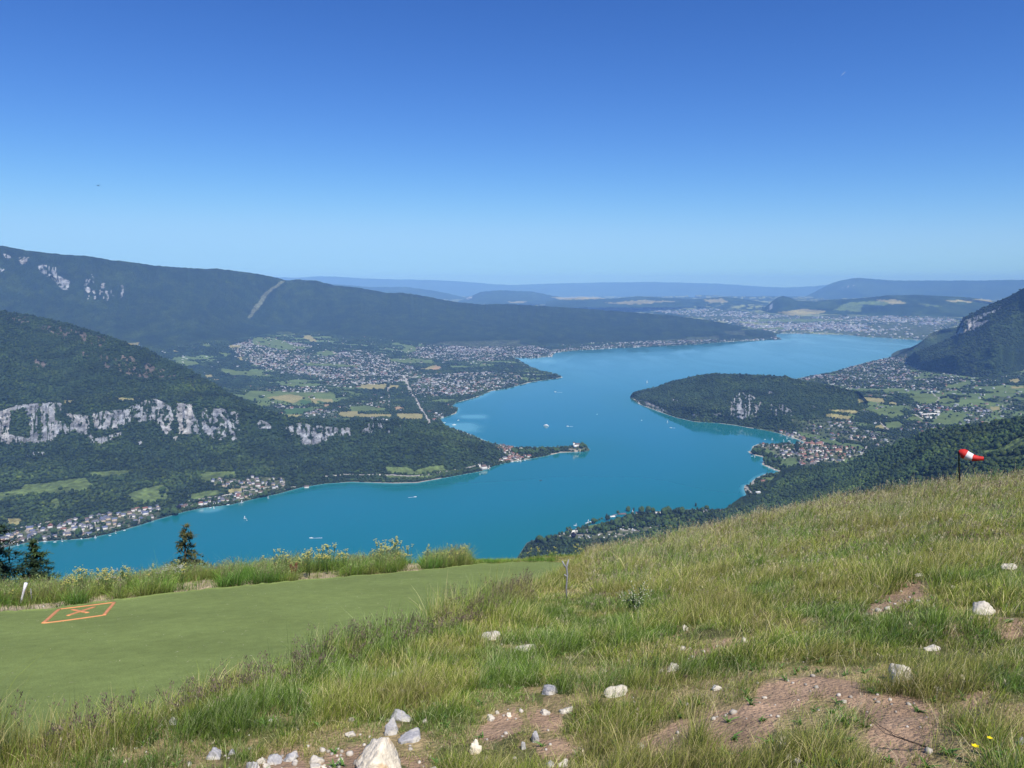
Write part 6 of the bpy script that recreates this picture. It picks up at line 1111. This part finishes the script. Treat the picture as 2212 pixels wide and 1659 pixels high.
for kd, u, v, L_, rz, wk, lb in [('ferry',1180,920.5,30,-.3,0,"white passenger boat in the middle of the lake beyond the castle"),('motor',1226,921,15,2.9,30,"small white motorboat right of the passenger boat"),('motor',1199,846.5,17,2.5,60,"white motorboat near the far shore village with a short wake"),('motor',897,1073.5,11,.3,26,"speedboat with a white wake near the left beach"),('motor',672,1162.5,12,3.2,34,"speedboat with a white wake just above the flowering bank"),
 ('sail',529,1120,8,.4,0,"small white sailboat right of the left lakeside village"),('sail',533,1124,6,2.4,0,"tiny white sailboat beside another off the left village"),('motor',1449,924,13,2.7,24,"white motorboat under the headland"),('sail',1442,912,9,.3,0,"tiny white sailboat under the headland cliffs"),('motor',1386,908,9,.3,0,"tiny white boat left of the headland"),('motor',1290,895,9,1.0,0,"lone white speck of a boat in mid lake"),
 ('dark',1168,1038,13,.1,0,"small dark boat in the open water below the peninsula"),('sail',1398,826,14,.2,0,"tiny sailboat left of the headland crest"),('motor',1682,815,20,.2,0,"small boat beyond the headland"),('motor',1011,807+20,14,.1,0,None),('sail',1367,1106,7,.2,0,"tiny white boat off the campground beach"),('motor',1352,1128,5,.2,0,"tiny buoy-like boat off the campground"),('motor',1209,1158,5,.2,0,"tiny white boat off the left tip of the campground"),('motor',1163,1167,6,.4,0,"small white boat at the left tip of the campground"),('motor',981,918,24,.2,0,"white pontoon boat in the shallow bay behind the hill"),('motor',960,913,14,.2,0,"small boat moored in the shallow bay behind the hill"),('motor',990,908,12,.4,0,"second small boat moored in the shallow bay behind the hill")]:
    if lb is None: continue
    t = make_boat(kd, L_, lb); t.location = water_pt(u, v); t.rotation_euler = (0, 0, rz)
    if wk: wake(t, wk, L_ * .35)
bsail = bmot = None
def moor(c_, lst, place):
    global bmot, bsail
    for i, (x_, y_) in enumerate(lst):
        u, v = tr(c_, [(x_, y_)])[0]; p = water_pt(u, v); sail = i % 2; lb = ("white sailboat moored " if sail else "white motorboat moored ") + place; gp = ("sailboats" if sail else "motorboats") + " moored " + place
        if sail:
            if bsail is None: bsail = make_boat('sail', 9, lb, gp); bsail.location = p
            else: dup(bsail, p, R_(-.6, .6), R_(.7, 1.1), lb, gp)
        else:
            if bmot is None: bmot = make_boat('motor', 9, lb, gp); bmot.location = p
            else: dup(bmot, p, R_(-.6, .9), R_(.8, 1.2), lb, gp)
moor('T', [(290,215),(393,218),(553,245),(597,202),(620,235),(640,255),(780,245),(550,232)], "in the bay"); moor('T', [(110,447),(150,457)], "off the village beach"); moor('T', [(420,635),(348,607)], "by the park below the bay village")
moor('L', [(760,970),(860,960),(620,962),(1320,912),(1520,880),(1600,850),(1125,925),(520,975),(1070,922),(250,1015),(1720,808)], "along the left village shore"); moor('K', [(1000,485),(1040,490),(1410,400),(1350,430),(1195,452),(1640,378)], "off the jetty hamlet")
moor('U', [(165,465),(200,460),(235,455),(130,495),(520,410),(560,412),(450,415),(750,355),(620,395)], "along the peninsula village"); moor('N', [(520,505),(535,500),(650,478),(670,472),(690,466)], "on the campground beach")
# a bird and a distant vapour trail
p = ray_pt(212, 401, 140); b = MB(); b.add([(0, -.35, 0), (.0, .3, .02), (-.08, 0, .05), (.08, 0, .05), (-.55, .02, .12), (.55, .05, .14), (0, 0, -.06), (-.3, -.12, .1), (.3, -.1, .1)], T=[(0, 3, 2), (1, 2, 3), (0, 2, 6), (0, 6, 3), (1, 6, 2), (1, 3, 6), (2, 4, 7), (2, 7, 0), (3, 8, 5), (3, 0, 8), (2, 7, 4), (3, 5, 8)]); o = b.build("bird", M['boatdark']); o.location = p; tag(o, "tiny dark bird gliding high in the sky on the left", "bird")
a_ = ray_pt(1815, 165, 16000); c_ = ray_pt(1826, 155.5, 16000); b = MB(); b.tube([a_ - a_, (c_ - a_) * .5, c_ - a_], [.8, 3, 1.5], 6); o = b.build("vapour_trail", M['foam']); o.location = a_; tag(o, "short faint white vapour trail high in the sky on the right", "vapour trail")

# ---------------------------------------------------------------- the air
b = MB(); b.box((0, 37000, -270), (140000, 78000, 1510)); hz = b.build("haze", None); mh = bpy.data.materials.new("haze"); mh.use_nodes = True; n = mh.node_tree; n.nodes.remove(n.nodes["Principled BSDF"])
pv = n.nodes.new("ShaderNodeVolumePrincipled"); pv.inputs["Color"].default_value = (.252, .49, 1.0, 1); pv.inputs["Absorption Color"].default_value = (.33, .42, 1, 1); pv.inputs["Density"].default_value = HAZE; pv.inputs["Anisotropy"].default_value = -.3
n.links.new(pv.outputs[0], n.nodes["Material Output"].inputs["Volume"]); hz.data.materials.append(mh); tag(hz, "blue summer haze filling the valley", kind='stuff')
